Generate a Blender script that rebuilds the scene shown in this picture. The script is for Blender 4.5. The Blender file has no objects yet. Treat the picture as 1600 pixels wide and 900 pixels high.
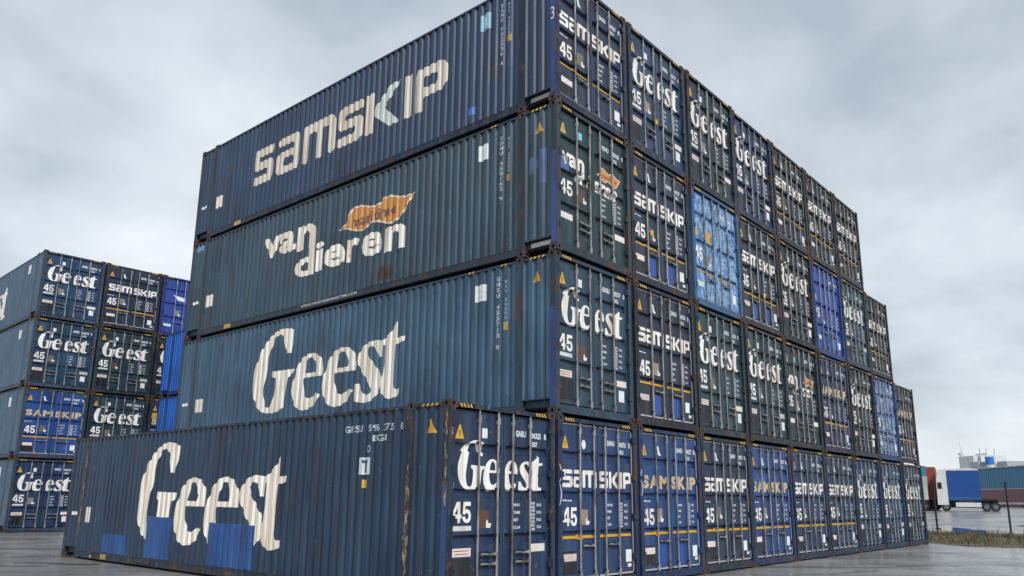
import bpy, bmesh, math, random
from mathutils import Vector, Matrix
from mathutils.geometry import tessellate_polygon
R = math.radians
random.seed(7)
C = bpy.context.scene.collection
scene = bpy.context.scene

# ------------------------------------------------------------------ camera
yaw, pitch, roll = 0.85729, 0.21954, 0.01012
cam_d = bpy.data.cameras.new('camera'); cam = bpy.data.objects.new('camera', cam_d); C.objects.link(cam)
f = Vector((math.sin(yaw)*math.cos(pitch), math.cos(yaw)*math.cos(pitch), math.sin(pitch)))
r0 = Vector((math.cos(yaw), -math.sin(yaw), 0)); u0 = r0.cross(f)
r = r0*math.cos(roll)+u0*math.sin(roll); u = -r0*math.sin(roll)+u0*math.cos(roll)
cam.matrix_world = Matrix(((r.x, u.x, -f.x, -10.584), (r.y, u.y, -f.y, -8.214), (r.z, u.z, -f.z, 1.517), (0, 0, 0, 1)))
cam_d.sensor_width = 36; cam_d.lens = 1221.9/1600*36
cam_d.shift_x = -3.97/1600; cam_d.shift_y = 57/1600
cam_d.clip_start = 0.1; cam_d.clip_end = 6000
scene.camera = cam

# ------------------------------------------------------------------ sky and sun (overcast)
SUN_EL, SUN_AZ = R(42), R(207)          # azimuth measured clockwise from +Y
world = bpy.data.worlds.new('World'); scene.world = world; world.use_nodes = True
def N(nt, kind, **kw):
    n = nt.nodes.new(kind)
    for k, v in kw.items():
        if k in n.inputs: n.inputs[k].default_value = v
        else: setattr(n, k, v)
    return n
def mix(nt, fac, a, b, mode='MIX'):
    n = nt.nodes.new('ShaderNodeMix'); n.data_type = 'RGBA'; n.blend_type = mode
    for i, v in ((0, fac), (6, a), (7, b)):
        if hasattr(v, 'is_linked') or hasattr(v, 'links'): nt.links.new(v, n.inputs[i])
        elif v is not None: n.inputs[i].default_value = v if i == 0 else (v[0], v[1], v[2], 1)
    return n.outputs[2]
def ramp(nt, src, stops):
    n = nt.nodes.new('ShaderNodeValToRGB'); cr = n.color_ramp
    while len(cr.elements) < len(stops): cr.elements.new(0.5)
    for e, (p, c) in zip(cr.elements, stops):
        e.position = p; e.color = (c, c, c, 1) if not hasattr(c, '__len__') else (*c, 1)
    nt.links.new(src, n.inputs[0]); return n.outputs[0]
def math_n(nt, op, a, b=0.0):
    n = nt.nodes.new('ShaderNodeMath'); n.operation = op
    for i, v in enumerate((a, b)):
        if hasattr(v, 'links'): nt.links.new(v, n.inputs[i])
        else: n.inputs[i].default_value = v
    return n.outputs[0]
wn = world.node_tree
for n in list(wn.nodes): wn.nodes.remove(n)
tc = wn.nodes.new('ShaderNodeTexCoord')
sep = wn.nodes.new('ShaderNodeSeparateXYZ'); wn.links.new(tc.outputs['Generated'], sep.inputs[0])
zz = math_n(wn, 'ADD', math_n(wn, 'MAXIMUM', sep.outputs[2], 0.0), 0.33)
cx = math_n(wn, 'DIVIDE', sep.outputs[0], zz); cy = math_n(wn, 'DIVIDE', sep.outputs[1], zz)
cmb = wn.nodes.new('ShaderNodeCombineXYZ'); wn.links.new(cx, cmb.inputs[0]); wn.links.new(cy, cmb.inputs[1])
n1 = N(wn, 'ShaderNodeTexNoise', Scale=2.2, Detail=9.0, Roughness=0.5, Distortion=0.15); wn.links.new(cmb.outputs[0], n1.inputs['Vector'])
n2 = N(wn, 'ShaderNodeTexNoise', Scale=0.5, Detail=3.0, Roughness=0.5); wn.links.new(cmb.outputs[0], n2.inputs['Vector'])
dens = math_n(wn, 'ADD', math_n(wn, 'MULTIPLY', n1.outputs[0], 0.6), math_n(wn, 'MULTIPLY', n2.outputs[0], 0.4))
cloud = ramp(wn, dens, [(0.38, (4.1, 4.7, 5.4)), (0.455, (5.3, 5.95, 6.65)), (0.54, (6.7, 7.3, 7.95)), (0.64, (8.4, 8.8, 9.25))])
hz = ramp(wn, sep.outputs[2], [(0.0, 0.8), (0.06, 0.4), (0.16, 0.0)])
cloud = mix(wn, hz, cloud, (7.8, 8.2, 8.45))
sky = wn.nodes.new('ShaderNodeTexSky'); sky.sky_type = 'NISHITA'; sky.sun_disc = False
sky.sun_elevation = SUN_EL; sky.sun_rotation = SUN_AZ
skyc = mix(wn, 0.96, sky.outputs[0], cloud)
bg = wn.nodes.new('ShaderNodeBackground'); bg.inputs[1].default_value = 0.057
wn.links.new(skyc, bg.inputs[0])
wo = wn.nodes.new('ShaderNodeOutputWorld'); wn.links.new(bg.outputs[0], wo.inputs[0])

sl = bpy.data.lights.new('sun', 'SUN'); sl.energy = 1.5; sl.angle = R(10); sl.color = (1, 0.97, 0.93)
sun = bpy.data.objects.new('sun', sl); C.objects.link(sun)
sd = Vector((math.sin(SUN_AZ)*math.cos(SUN_EL), math.cos(SUN_AZ)*math.cos(SUN_EL), math.sin(SUN_EL)))
sun.rotation_euler = sd.to_track_quat('Z', 'Y').to_euler(); sun.location = (-30, -40, 60)
scene.view_settings.view_transform = 'Standard'; scene.view_settings.look = 'None'
scene.view_settings.exposure = 1.0; scene.view_settings.gamma = 1.0; scene.view_settings.use_curve_mapping = False

# ------------------------------------------------------------------ materials
def new_mat(name):
    m = bpy.data.materials.new(name); m.use_nodes = True
    nt = m.node_tree; b = nt.nodes['Principled BSDF']
    return m, nt, b
def coords(nt, scale=(1, 1, 1), shuffle=True):
    tc = nt.nodes.new('ShaderNodeTexCoord'); v = tc.outputs['Object']
    if shuffle:
        oi = nt.nodes.new('ShaderNodeObjectInfo')
        va = nt.nodes.new('ShaderNodeVectorMath'); va.operation = 'SCALE'; va.inputs[0].default_value = (37.3, 71.9, 13.7)
        nt.links.new(oi.outputs['Random'], va.inputs['Scale'])
        ad = nt.nodes.new('ShaderNodeVectorMath'); nt.links.new(v, ad.inputs[0]); nt.links.new(va.outputs[0], ad.inputs[1]); v = ad.outputs[0]
    return v
def noise(nt, v, scale, detail=4, rough=0.55, stretch=None, dist=0.0):
    if stretch:
        mp = nt.nodes.new('ShaderNodeMapping'); mp.inputs['Scale'].default_value = stretch; nt.links.new(v, mp.inputs[0]); v = mp.outputs[0]
    n = N(nt, 'ShaderNodeTexNoise', Scale=scale, Detail=float(detail), Roughness=rough, Distortion=dist)
    nt.links.new(v, n.inputs['Vector']); return n.outputs[0]
def bump(nt, b, h, strength, dist=0.01):
    bn = nt.nodes.new('ShaderNodeBump'); bn.inputs['Strength'].default_value = strength; bn.inputs['Distance'].default_value = dist
    nt.links.new(h, bn.inputs['Height']); nt.links.new(bn.outputs[0], b.inputs['Normal'])
def mk_paint(name, rust=0.64, streak=0.7, chip=0.665, fade=0.55, rough=0.42, chipcol=(0.2, 0.26, 0.31)):
    m, nt, b = new_mat(name); v = coords(nt)
    oi = nt.nodes.new('ShaderNodeObjectInfo'); base = oi.outputs['Color']
    big = noise(nt, v, 0.7, 4)
    col = mix(nt, ramp(nt, big, [(0.3, 0.0), (0.7, 1.0)]), mix(nt, 1.0, base, (0.62, 0.66, 0.70), 'MULTIPLY'), mix(nt, 1.0, base, (1.45, 1.38, 1.28), 'MULTIPLY'))
    st = noise(nt, v, 1.0, 5, 0.6, (7, 7, 0.45))
    faded = mix(nt, 1.0, base, (0.022, 0.032, 0.038), 'ADD')
    f1 = math_n(nt, 'MULTIPLY', ramp(nt, st, [(0.47, 0.0), (0.62, 1.0)]), streak)
    col = mix(nt, f1, col, faded)
    grime = noise(nt, v, 1.0, 5, 0.65, (9, 9, 0.8))
    col = mix(nt, math_n(nt, 'MULTIPLY', ramp(nt, grime, [(0.50, 0.0), (0.66, 1.0)]), fade), col, (0.035, 0.032, 0.028))
    rs = noise(nt, v, 2.2, 8, 0.68, (1.6, 1.6, 0.7), 0.4)
    col = mix(nt, math_n(nt, 'MULTIPLY', ramp(nt, rs, [(rust, 0.0), (rust+0.045, 1.0)]), 0.85), col, (0.085, 0.036, 0.016))
    ch = noise(nt, v, 9.0, 6, 0.7, (1.0, 1.0, 0.6), 0.2)
    col = mix(nt, math_n(nt, 'MULTIPLY', ramp(nt, ch, [(chip, 0.0), (chip+0.03, 1.0)]), 0.6), col, chipcol)
    nt.links.new(col, b.inputs['Base Color'])
    rr = ramp(nt, big, [(0.3, rough-0.08), (0.7, rough+0.12)]); nt.links.new(rr, b.inputs['Roughness'])
    b.inputs['Specular IOR Level'].default_value = 0.3
    bump(nt, b, noise(nt, v, 3.0, 5), 0.25, 0.02)
    return m
PAINT = mk_paint('container_paint')
FRAME = mk_paint('frame_paint', rust=0.56, streak=0.7, chip=0.66, fade=0.7, rough=0.5)
FRAME_WORN = mk_paint('worn_frame_paint', rust=0.535, streak=0.8, chip=0.60, fade=0.6, rough=0.5)
CHALK = mk_paint('chalky_paint', rust=.68, streak=1.0, chip=0.50, fade=.3, chipcol=(.36, .52, .70))
def mk_simple(name, color, rough=0.5, var=0.25, metal=0.0, scale=6.0, shuffle=True):
    m, nt, b = new_mat(name); v = coords(nt, shuffle=shuffle)
    n = noise(nt, v, scale, 5)
    nt.links.new(mix(nt, ramp(nt, n, [(0.3, 0.0), (0.7, 1.0)]), [c*(1-var) for c in color], [min(1, c*(1+var)) for c in color]), b.inputs['Base Color'])
    b.inputs['Roughness'].default_value = rough; b.inputs['Metallic'].default_value = metal
    return m
def mk_casting():
    m, nt, b = new_mat('rusty_casting'); v = coords(nt)
    n = noise(nt, v, 9.0, 6, 0.65); n2 = noise(nt, v, 3.0, 4)
    c = mix(nt, ramp(nt, n, [(0.42, 0.0), (0.6, 1.0)]), (0.028, 0.022, 0.02), (0.095, 0.042, 0.022))
    c = mix(nt, ramp(nt, n2, [(0.48, 0.0), (0.62, 0.9)]), c, (0.022, 0.03, 0.042))
    nt.links.new(c, b.inputs['Base Color']); b.inputs['Roughness'].default_value = 0.75
    bump(nt, b, n, 0.5, 0.01); return m
CAST = mk_casting()
def mk_galv():
    m, nt, b = new_mat('galvanised_steel'); v = coords(nt)
    n = noise(nt, v, 5.0, 6, 0.65, (1, 1, 0.35))
    c = mix(nt, ramp(nt, n, [(0.35, 0.0), (0.6, 1.0)]), (0.13, 0.128, 0.122), (0.36, 0.36, 0.35))
    c = mix(nt, ramp(nt, noise(nt, v, 4.0, 5, 0.6, (1, 1, 0.5)), [(0.57, 0.0), (0.66, 0.8)]), c, (0.13, 0.06, 0.03))
    nt.links.new(c, b.inputs['Base Color']); b.inputs['Roughness'].default_value = 0.45; b.inputs['Metallic'].default_value = 0.35
    return m
GALV = mk_galv()
def mk_letter():
    m, nt, b = new_mat('lettering_paint'); v = coords(nt)
    oi = nt.nodes.new('ShaderNodeObjectInfo'); base = oi.outputs['Color']
    st = noise(nt, v, 1.0, 5, 0.6, (10, 10, 0.5))
    c = mix(nt, ramp(nt, st, [(0.46, 0.0), (0.64, 0.85)]), base, mix(nt, 1.0, base, (0.66, 0.52, 0.38), 'MULTIPLY'))
    c = mix(nt, ramp(nt, noise(nt, v, 2.0, 4), [(0.5, 0.0), (0.75, 0.5)]), c, mix(nt, 1.0, base, (0.72, 0.68, 0.62), 'MULTIPLY'))
    ch = noise(nt, v, 7.0, 7, 0.7, (1, 1, 0.7))
    c = mix(nt, ramp(nt, ch, [(0.68, 0.0), (0.70, 0.85)]), c, (0.03, 0.05, 0.075))
    c = mix(nt, ramp(nt, noise(nt, v, 4.0, 7, 0.7, (1.5, 1.5, 0.6)), [(0.66, 0.0), (0.72, 0.8)]), c, (0.14, 0.06, 0.025))
    nt.links.new(c, b.inputs['Base Color']); b.inputs['Roughness'].default_value = 0.55
    return m
LETTER = mk_letter()
DECAL = mk_simple('decal_film', (1, 1, 1), 0.5, 0.12)
def mk_decal():
    m, nt, b = new_mat('decal_film_tinted'); v = coords(nt); oi = nt.nodes.new('ShaderNodeObjectInfo')
    n = noise(nt, v, 11.0, 5, 0.65)
    c = mix(nt, ramp(nt, n, [(0.45, 0.0), (0.75, 0.6)]), oi.outputs['Color'], mix(nt, 1.0, oi.outputs['Color'], (0.6, 0.52, 0.45), 'MULTIPLY'))
    nt.links.new(c, b.inputs['Base Color']); b.inputs['Roughness'].default_value = 0.5
    return m
DECAL = mk_decal()
BLACK = mk_simple('black_rubber', (0.012, 0.012, 0.013), 0.6)
DARKIN = mk_simple('dark_void', (0.01, 0.01, 0.011), 0.8)
HAZY = mk_simple('hazard_yellow', (0.55, 0.34, 0.04), 0.5, 0.35, 0, 12)
INK = mk_simple('black_ink', (0.015, 0.015, 0.017), 0.6)

def mk_ground():
    m, nt, b = new_mat('wet_concrete'); v = coords(nt, shuffle=False)
    big = noise(nt, v, 0.16, 5, 0.6, (1, 1.0, 1))
    fine = noise(nt, v, 9.0, 6, 0.7)
    mp = nt.nodes.new('ShaderNodeMapping'); mp.inputs['Rotation'].default_value = (0, 0, R(38)); nt.links.new(v, mp.inputs[0])
    stre = noise(nt, mp.outputs[0], 1.0, 7, 0.66, (0.30, 0.75, 1), 0.9)
    c = mix(nt, ramp(nt, big, [(0.35, 0.0), (0.65, 1.0)]), (0.20, 0.196, 0.187), (0.33, 0.325, 0.312))
    c = mix(nt, ramp(nt, stre, [(0.38, 0.8), (0.50, 0.0)]), c, (0.10, 0.097, 0.092))
    c = mix(nt, ramp(nt, fine, [(0.42, 0.45), (0.6, 0.0)]), c, (0.055, 0.052, 0.048))
    blot = noise(nt, v, 1.3, 6, 0.68, (1, 1, 1), 0.3)
    c = mix(nt, ramp(nt, blot, [(0.66, 0.0), (0.70, 0.8)]), c, (0.022, 0.021, 0.02))
    nt.links.new(c, b.inputs['Base Color'])
    wet = noise(nt, mp.outputs[0], 0.55, 5, 0.6, (0.45, 0.8, 1), 0.6)
    nt.links.new(ramp(nt, wet, [(0.38, 0.2), (0.48, 0.28), (0.62, 0.45)]), b.inputs['Roughness'])
    hgt = mix(nt, 0.5, fine, big)
    bump(nt, b, hgt, 0.2, 0.008)
    return m
GROUND = mk_ground()
def mk_water():
    m, nt, b = new_mat('puddle_water'); v = coords(nt, shuffle=False)
    b.inputs['Base Color'].default_value = (0.03, 0.032, 0.034, 1); b.inputs['Roughness'].default_value = 0.06
    bump(nt, b, noise(nt, v, 1.5, 3), 0.03, 0.01); return m
WATER = mk_water()

# ------------------------------------------------------------------ mesh helpers
class MB:
    def __init__(s): s.v = []; s.f = []; s.m = []
    def quad(s, a, b, c, d, m=0):
        i = len(s.v); s.v += [tuple(a), tuple(b), tuple(c), tuple(d)]; s.f.append((i, i+1, i+2, i+3)); s.m.append(m)
    def poly(s, pts, m=0):
        i = len(s.v); s.v += [tuple(p) for p in pts]; s.f.append(tuple(range(i, i+len(pts)))); s.m.append(m)
    def box(s, x0, x1, y0, y1, z0, z1, m=0):
        i = len(s.v)
        s.v += [(x0, y0, z0), (x1, y0, z0), (x1, y1, z0), (x0, y1, z0), (x0, y0, z1), (x1, y0, z1), (x1, y1, z1), (x0, y1, z1)]
        for q in ((0, 3, 2, 1), (4, 5, 6, 7), (0, 1, 5, 4), (1, 2, 6, 5), (2, 3, 7, 6), (3, 0, 4, 7)):
            s.f.append(tuple(i+k for k in q)); s.m.append(m)
    def tube(s, p0, p1, rad, n=8, m=0, rad1=None):
        p0 = Vector(p0); p1 = Vector(p1); d = (p1-p0).normalized()
        a = d.orthogonal().normalized(); b = d.cross(a); i = len(s.v); rad1 = rad if rad1 is None else rad1
        for p, q in ((p0, rad), (p1, rad1)):
            for k in range(n):
                t = 2*math.pi*k/n; s.v.append(tuple(p+a*math.cos(t)*q+b*math.sin(t)*q))
        for k in range(n):
            k2 = (k+1) % n; s.f.append((i+k, i+k2, i+n+k2, i+n+k)); s.m.append(m)
        s.f.append(tuple(i+k for k in reversed(range(n)))); s.m.append(m)
        s.f.append(tuple(i+n+k for k in range(n))); s.m.append(m)
    def mesh(s, name, mats):
        me = bpy.data.meshes.new(name); me.from_pydata(s.v, [], s.f)
        for mt in mats: me.materials.append(mt)
        me.polygons.foreach_set('material_index', s.m); me.update(); return me
def link(name, me, parent=None, color=None, loc=None):
    o = bpy.data.objects.new(name, me); C.objects.link(o)
    if parent is not None: o.parent = parent
    if color is not None: o.color = (*color, 1)
    if loc is not None: o.location = loc
    return o
def thing(name, label, cat, loc=(0, 0, 0), rz=0.0, group=None):
    o = bpy.data.objects.new(name, None); C.objects.link(o); o.empty_display_size = 0.3
    o.location = loc; o.rotation_euler = (0, 0, rz); o['label'] = label; o['category'] = cat
    if group: o['group'] = group
    return o
def structure(name, me, kind='structure'):
    o = link(name, me); o['kind'] = kind; return o

# ------------------------------------------------------------------ lettering outlines
_tc = {}
def text_shape(s, bold=0.0):
    """Outline of a text as (verts, faces) normalised to its bounding box, with its aspect ratio."""
    k = (s, bold)
    if k in _tc: return _tc[k]
    cu = bpy.data.curves.new('lettering', 'FONT'); cu.body = s; cu.offset = bold; cu.resolution_u = 3; cu.fill_mode = 'FRONT'
    ob = bpy.data.objects.new('lettering', cu); C.objects.link(ob)
    dg = bpy.context.evaluated_depsgraph_get()
    me = ob.evaluated_get(dg).to_mesh()
    v = [(q.co.x, q.co.y) for q in me.vertices]; fs = [tuple(p.vertices) for p in me.polygons]
    ob.to_mesh_clear(); bpy.data.objects.remove(ob); bpy.data.curves.remove(cu)
    x0 = min(p[0] for p in v); x1 = max(p[0] for p in v); y0 = min(p[1] for p in v); y1 = max(p[1] for p in v)
    v = [((p[0]-x0)/(x1-x0), (p[1]-y0)/(y1-y0)) for p in v]
    _tc[k] = (v, fs, (x1-x0)/(y1-y0)); return _tc[k]
def text_in(s, box, bold=0.0):
    v, fs, _ = text_shape(s, bold); u0, u1, w0, w1 = box
    return [(u0+(u1-u0)*p[0], w0+(w1-w0)*p[1]) for p in v], fs
def text_h(s, u0, w0, h, bold=0.0, squeeze=1.0):
    v, fs, asp = text_shape(s, bold); return text_in(s, (u0, u0+h*asp*squeeze, w0, w0+h), bold)
def poly_shape(loops):
    flat = [p for l in loops for p in l]
    tris = tessellate_polygon([[Vector((p[0], p[1], 0)) for p in l] for l in loops])
    return flat, [tuple(t) for t in tris]
def rect(u0, u1, w0, w1): return [(u0, w0), (u1, w0), (u1, w1), (u0, w1)], [(0, 1, 2, 3)]
def smooth_loop(l, it=1):
    for _ in range(it):
        o = []
        for i in range(len(l)):
            a, b = l[i], l[(i+1) % len(l)]
            o += [(0.75*a[0]+0.25*b[0], 0.75*a[1]+0.25*b[1]), (0.25*a[0]+0.75*b[0], 0.25*a[1]+0.75*b[1])]
        l = o
    return l
def affine(shape, box, src):
    x0, x1, y0, y1 = src; u0, u1, w0, w1 = box
    return [[(u0+(p[0]-x0)/(x1-x0)*(u1-u0), w0+(p[1]-y0)/(y1-y0)*(w1-w0)) for p in l] for l in shape]

# condensed serif letters, drawn as traced from the far wall lettering (image x, image y grow right, down)
GLY = {
 'G': [[(355,322),(372,165),(350,150),(300,147),(268,157),(235,182),(205,215),(180,255),(155,300),(138,350),(125,400),(112,460),(108,520),(111,590),(121,650),(140,700),(165,733),(195,748),(230,750),(265,744),(300,728),(328,700),(338,640),(345,560),(352,490),(384,458),(386,432),(240,455),(240,488),(262,505),(262,570),(257,640),(248,688),(234,708),(214,710),(200,690),(191,640),(188,580),(194,500),(203,420),(211,350),(221,300),(232,250),(247,212),(266,193),(286,190),(301,215),(311,252),(321,292),(327,325)]],
 'e': [[(505,320),(470,330),(440,355),(415,395),(395,450),(380,520),(375,590),(383,650),(400,692),(427,716),(460,721),(495,708),(525,685),(548,652),(564,602),(540,594),(522,620),(500,636),(476,630),(461,600),(453,560),(450,515),(452,497),(581,472),(584,430),(576,385),(560,350),(535,327)],[(488,352),(472,375),(462,412),(457,466),(526,453),(529,420),(523,378),(508,352)]],
 's': [[(994,240),(960,234),(925,235),(885,250),(850,280),(828,320),(820,365),(825,405),(848,450),(882,500),(907,540),(918,578),(914,604),(896,620),(868,606),(846,570),(835,538),(808,545),(804,620),(803,662),(840,671),(880,672),(915,660),(950,630),(975,590),(990,540),(992,500),(980,460),(950,420),(915,375),(892,340),(882,312),(890,287),(915,275),(940,290),(955,320),(963,352),(990,352)]],
 't': [[(1116,105),(1095,140),(1060,190),(1020,230),(1003,242),(1007,275),(1025,271),(1025,400),(1020,480),(1008,560),(1014,610),(1035,640),(1070,649),(1107,640),(1147,615),(1150,573),(1127,582),(1110,574),(1104,540),(1105,400),(1112,266),(1166,245),(1169,209),(1117,222)]],
}
# map the traced pixels of the wall to metres on that wall: a perspective read-off per letter, flattened
GBOX = {'G': (108, 386, 750, 147), 'e': (375, 584, 721, 320), 's': (803, 994, 672, 234), 't': (1003, 1169, 649, 105)}
# each traced letter leans with the wall's perspective: rising to the right by this much per unit of x
def glyph(ch, box):
    ls = GLY[ch]; x0 = min(p[0] for p in ls[0]); x1 = max(p[0] for p in ls[0]); xm = 0.5*(x0+x1)
    sh = -0.2
    if ch in 's': sh = -0.15
    if ch in 't': sh = -0.15
    ls = [[(p[0], -(p[1]-sh*(p[0]-xm))) for p in l] for l in ls]
    y0 = min(p[1] for p in ls[0]); y1 = max(p[1] for p in ls[0])
    return poly_shape(affine(ls, box, (x0, x1, y0, y1)))
# rounded square logo letters in a unit box
def ch_(l): return l
SQ = {
 's': ([[(.1,1),(.95,1),(.95,.77),(.27,.77),(.27,.63),(.85,.63),(.96,.52),(.96,.11),(.85,0),(0,0),(0,.23),(.69,.23),(.69,.4),(.11,.4),(0,.51),(0,.89)]], .96),
 'a': ([[(.06,1),(.83,1),(.96,.87),(.96,0),(.11,0),(0,.11),(0,.5),(.11,.61),(.69,.61),(.69,.78),(.06,.78)],[(.27,.19),(.69,.19),(.69,.42),(.27,.42)]], .96),
 'm': ([[(0,0),(0,1),(1.3,1),(1.44,.86),(1.44,0),(1.17,0),(1.17,.76),(.86,.76),(.86,0),(.58,0),(.58,.76),(.27,.76),(.27,0)]], 1.44),
 'k': ([[(0,0),(0,1),(.26,1),(.26,0)]], .26),
 '<': ([[(.55,1),(.88,1),(.36,.5),(.88,0),(.53,0),(0,.42),(0,.56)]], .88),
 'I': ([[(0,0),(0,1),(.27,1),(.27,0)]], .27),
 'P': ([[(0,0),(0,1),(.83,1),(.97,.86),(.97,.44),(.83,.31),(.27,.31),(.27,0)],[(.27,.52),(.7,.52),(.7,.78),(.27,.78)]], .97),
}
def round_loop(l, q):
    o = []
    for i in range(len(l)):
        a, b, c = Vector(l[i-1]), Vector(l[i]), Vector(l[(i+1) % len(l)])
        da, dc = (a-b), (c-b); k = min(q, .3*da.length, .3*dc.length)
        p0, p1 = b+da.normalized()*k, b+dc.normalized()*k; o.append(tuple(p0)); m = b*.5+p0*.25+p1*.25; o.append(tuple(m)); o.append(tuple(p1))
    return o
def square_letter(ch, box):
    ls, w = SQ[ch]
    if ch not in 'kI<': ls = [round_loop(l, .11) for l in ls]
    return poly_shape(affine(ls, box, (0, w, 0, 1)))

# ------------------------------------------------------------------ shipping container geometry
P, H = 2.57122, 2.95645
W, L, HC = 2.50, 13.716, 2.946
PW = 0.94                                       # inner edge of the posts 0.85 m from the ends
NR = 57; PITCH = (L-2*PW)/NR
D_OUT, D_IN = 0.006, 0.041
def side_breaks(y0, y1, n):
    p = (y1-y0)/n; out = []
    for k in range(n):
        a = y0+k*p
        out += [(a, D_OUT), (a+0.40*p, D_OUT), (a+0.54*p, D_IN), (a+0.86*p, D_IN)]
    out.append((y1, D_OUT)); return out
BR_MAIN = side_breaks(PW, L-PW, NR)
BR_END0 = side_breaks(0.13, 0.762, 3); BR_END1 = side_breaks(L-0.762, L-0.13, 3)
ALL_BR = BR_END0+BR_MAIN+BR_END1
def side_depth(y):
    if y < 0.13 or y > L-0.13 or 0.762 < y < PW or L-PW < y < L-0.762: return 0.0
    for i in range(len(ALL_BR)-1):
        (a, da), (b, db) = ALL_BR[i], ALL_BR[i+1]
        if a <= y <= b: return da+(db-da)*(y-a)/max(1e-9, b-a)
    return 0.0
GZ = (0.92, 1.58, 2.26); GH, GS = 0.05, 0.022
DY0, DY1 = 0.062, 0.112
Z_BR = [z for g in GZ for z in (g-GH-GS, g-GH, g+GH, g+GH+GS)]
def door_depth(z):
    for g in GZ:
        d = abs(z-g)
        if d < GH: return DY1
        if d < GH+GS: return DY1+(DY0-DY1)*(d-GH)/GS
    return DY0
def make_marks(name, shapes, surface, mat, proud=0.0025, zoff=None):
    """Thin paint film or sticker that follows the pressed steel. surface: 'door', 'side', 'rail' (flat side plane), 'post' (flat front plane)."""
    bm = bmesh.new()
    for v, fs in shapes:
        vs = [bm.verts.new((p[0], p[1], 0)) for p in v]
        for q in fs:
            try: bm.faces.new([vs[i] for i in q])
            except ValueError: pass
    if not bm.verts: return None
    if surface in ('door', 'side'):
        if surface == 'door':
            lo = min(v.co.y for v in bm.verts); hi = max(v.co.y for v in bm.verts)
            cuts = [((0, z, 0), (0, 1, 0)) for z in Z_BR if lo < z < hi]
        else:
            lo = min(v.co.x for v in bm.verts); hi = max(v.co.x for v in bm.verts)
            cuts = [((-y, 0, 0), (1, 0, 0)) for y, _ in ALL_BR if lo < -y < hi]
        for co, no in cuts:
            bmesh.ops.bisect_plane(bm, geom=bm.verts[:]+bm.edges[:]+bm.faces[:], plane_co=co, plane_no=no, dist=1e-6)
    for v in bm.verts:
        a, b = v.co.x, v.co.y
        if surface == 'door': v.co = (a, door_depth(b)-proud, b)
        elif surface == 'side': v.co = (side_depth(-a)-proud, -a, b)
        elif surface == 'rail': v.co = (-proud, -a, b)
        elif surface == 'post': v.co = (a, -proud, b)
    bmesh.ops.recalc_face_normals(bm, faces=bm.faces[:])
    me = bpy.data.meshes.new(name); bm.to_mesh(me); bm.free(); me.materials.append(mat); return me
def make_wall(sign):
    b = MB()
    def X(d): return d if sign < 0 else W-d
    for br, z0 in ((BR_END0, 0.27), (BR_MAIN, 0.19), (BR_END1, 0.27)):
        for i in range(len(br)-1):
            (a, da), (c, dc) = br[i], br[i+1]
            q = [(X(da), a, z0), (X(dc), c, z0), (X(dc), c, 2.865), (X(da), a, 2.865)]
            b.poly(q if sign > 0 else q[::-1])
    return b.mesh('side_wall', [PAINT])
WALL_L, WALL_R = make_wall(-1), make_wall(1)
def casting_box(b, cx, cy, cz, m=0, md=1, hx=.081, hy=.089, hz=.059):
    """Corner casting block with its oval holes sunk into the outer faces."""
    def face(o, a, c, n):                                  # centre, half vectors, outward normal
        o, a, c, n = map(Vector, (o, a, c, n))
        out = [o-a-c, o+a-c, o+a+c, o-a+c]
        hole = []
        ra, rc = 0.36, 0.56
        for t in range(8):
            g = math.pi*(t+0.5)/4; hole.append(o+a*(ra*math.copysign(min(1, abs(math.cos(g))*1.15), math.cos(g)))+c*(rc*math.copysign(min(1, abs(math.sin(g))*1.15), math.sin(g))))
        ring = {0: (3, 4, 5), 1: (0, 1, 2)}
        # four corner fans
        i = len(b.v); b.v += [tuple(p) for p in out+hole]
        # hole index t at angle 22.5+45t : corners order (-,-)=5ish
        fans = [(0, (4, 5)), (1, (6, 7)), (2, (0, 1)), (3, (2, 3))]
        for k, (h0, h1) in fans: b.f.append((i+k, i+4+h1, i+4+h0)); b.m.append(m)
        for (k0, k1), (h0, h1) in (((0, 1), (5, 6)), ((1, 2), (7, 0)), ((2, 3), (1, 2)), ((3, 0), (3, 4))):
            b.f.append((i+k0, i+k1, i+4+h1, i+4+h0)); b.m.append(m)
        back = [h-n*0.035 for h in hole]; j = len(b.v); b.v += [tuple(p) for p in back]
        for t in range(8):
            t2 = (t+1) % 8; b.f.append((i+4+t, i+4+t2, j+t2, j+t)); b.m.append(m)
        b.f.append(tuple(j+t for t in range(8))); b.m.append(md)
    face((cx-hx, cy, cz), (0, -hy, 0), (0, 0, hz), (-1, 0, 0)); face((cx+hx, cy, cz), (0, hy, 0), (0, 0, hz), (1, 0, 0))
    face((cx, cy-hy, cz), (hx, 0, 0), (0, 0, hz), (0, -1, 0)); face((cx, cy+hy, cz), (-hx, 0, 0), (0, 0, hz), (0, 1, 0))
    x0, x1, y0, y1 = cx-hx, cx+hx, cy-hy, cy+hy
    b.quad((x0, y0, cz+hz), (x1, y0, cz+hz), (x1, y1, cz+hz), (x0, y1, cz+hz), m); b.quad((x0, y1, cz-hz), (x1, y1, cz-hz), (x1, y0, cz-hz), (x0, y0, cz-hz), m)
_b = MB(); casting_box(_b, 0, 0, 0); CAST_ME = _b.mesh('corner_casting', [CAST, DARKIN])
CASTX = (0.078, W-0.078); CASTZ = (0.059, HC-0.059)
CAST_NEAR = [(x, y, z) for x in CASTX for y in (0.086, 0.851) for z in CASTZ]
CAST_FAR = [(x, y, z) for x in CASTX for y in (L-0.851, L-0.086) for z in CASTZ]
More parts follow.
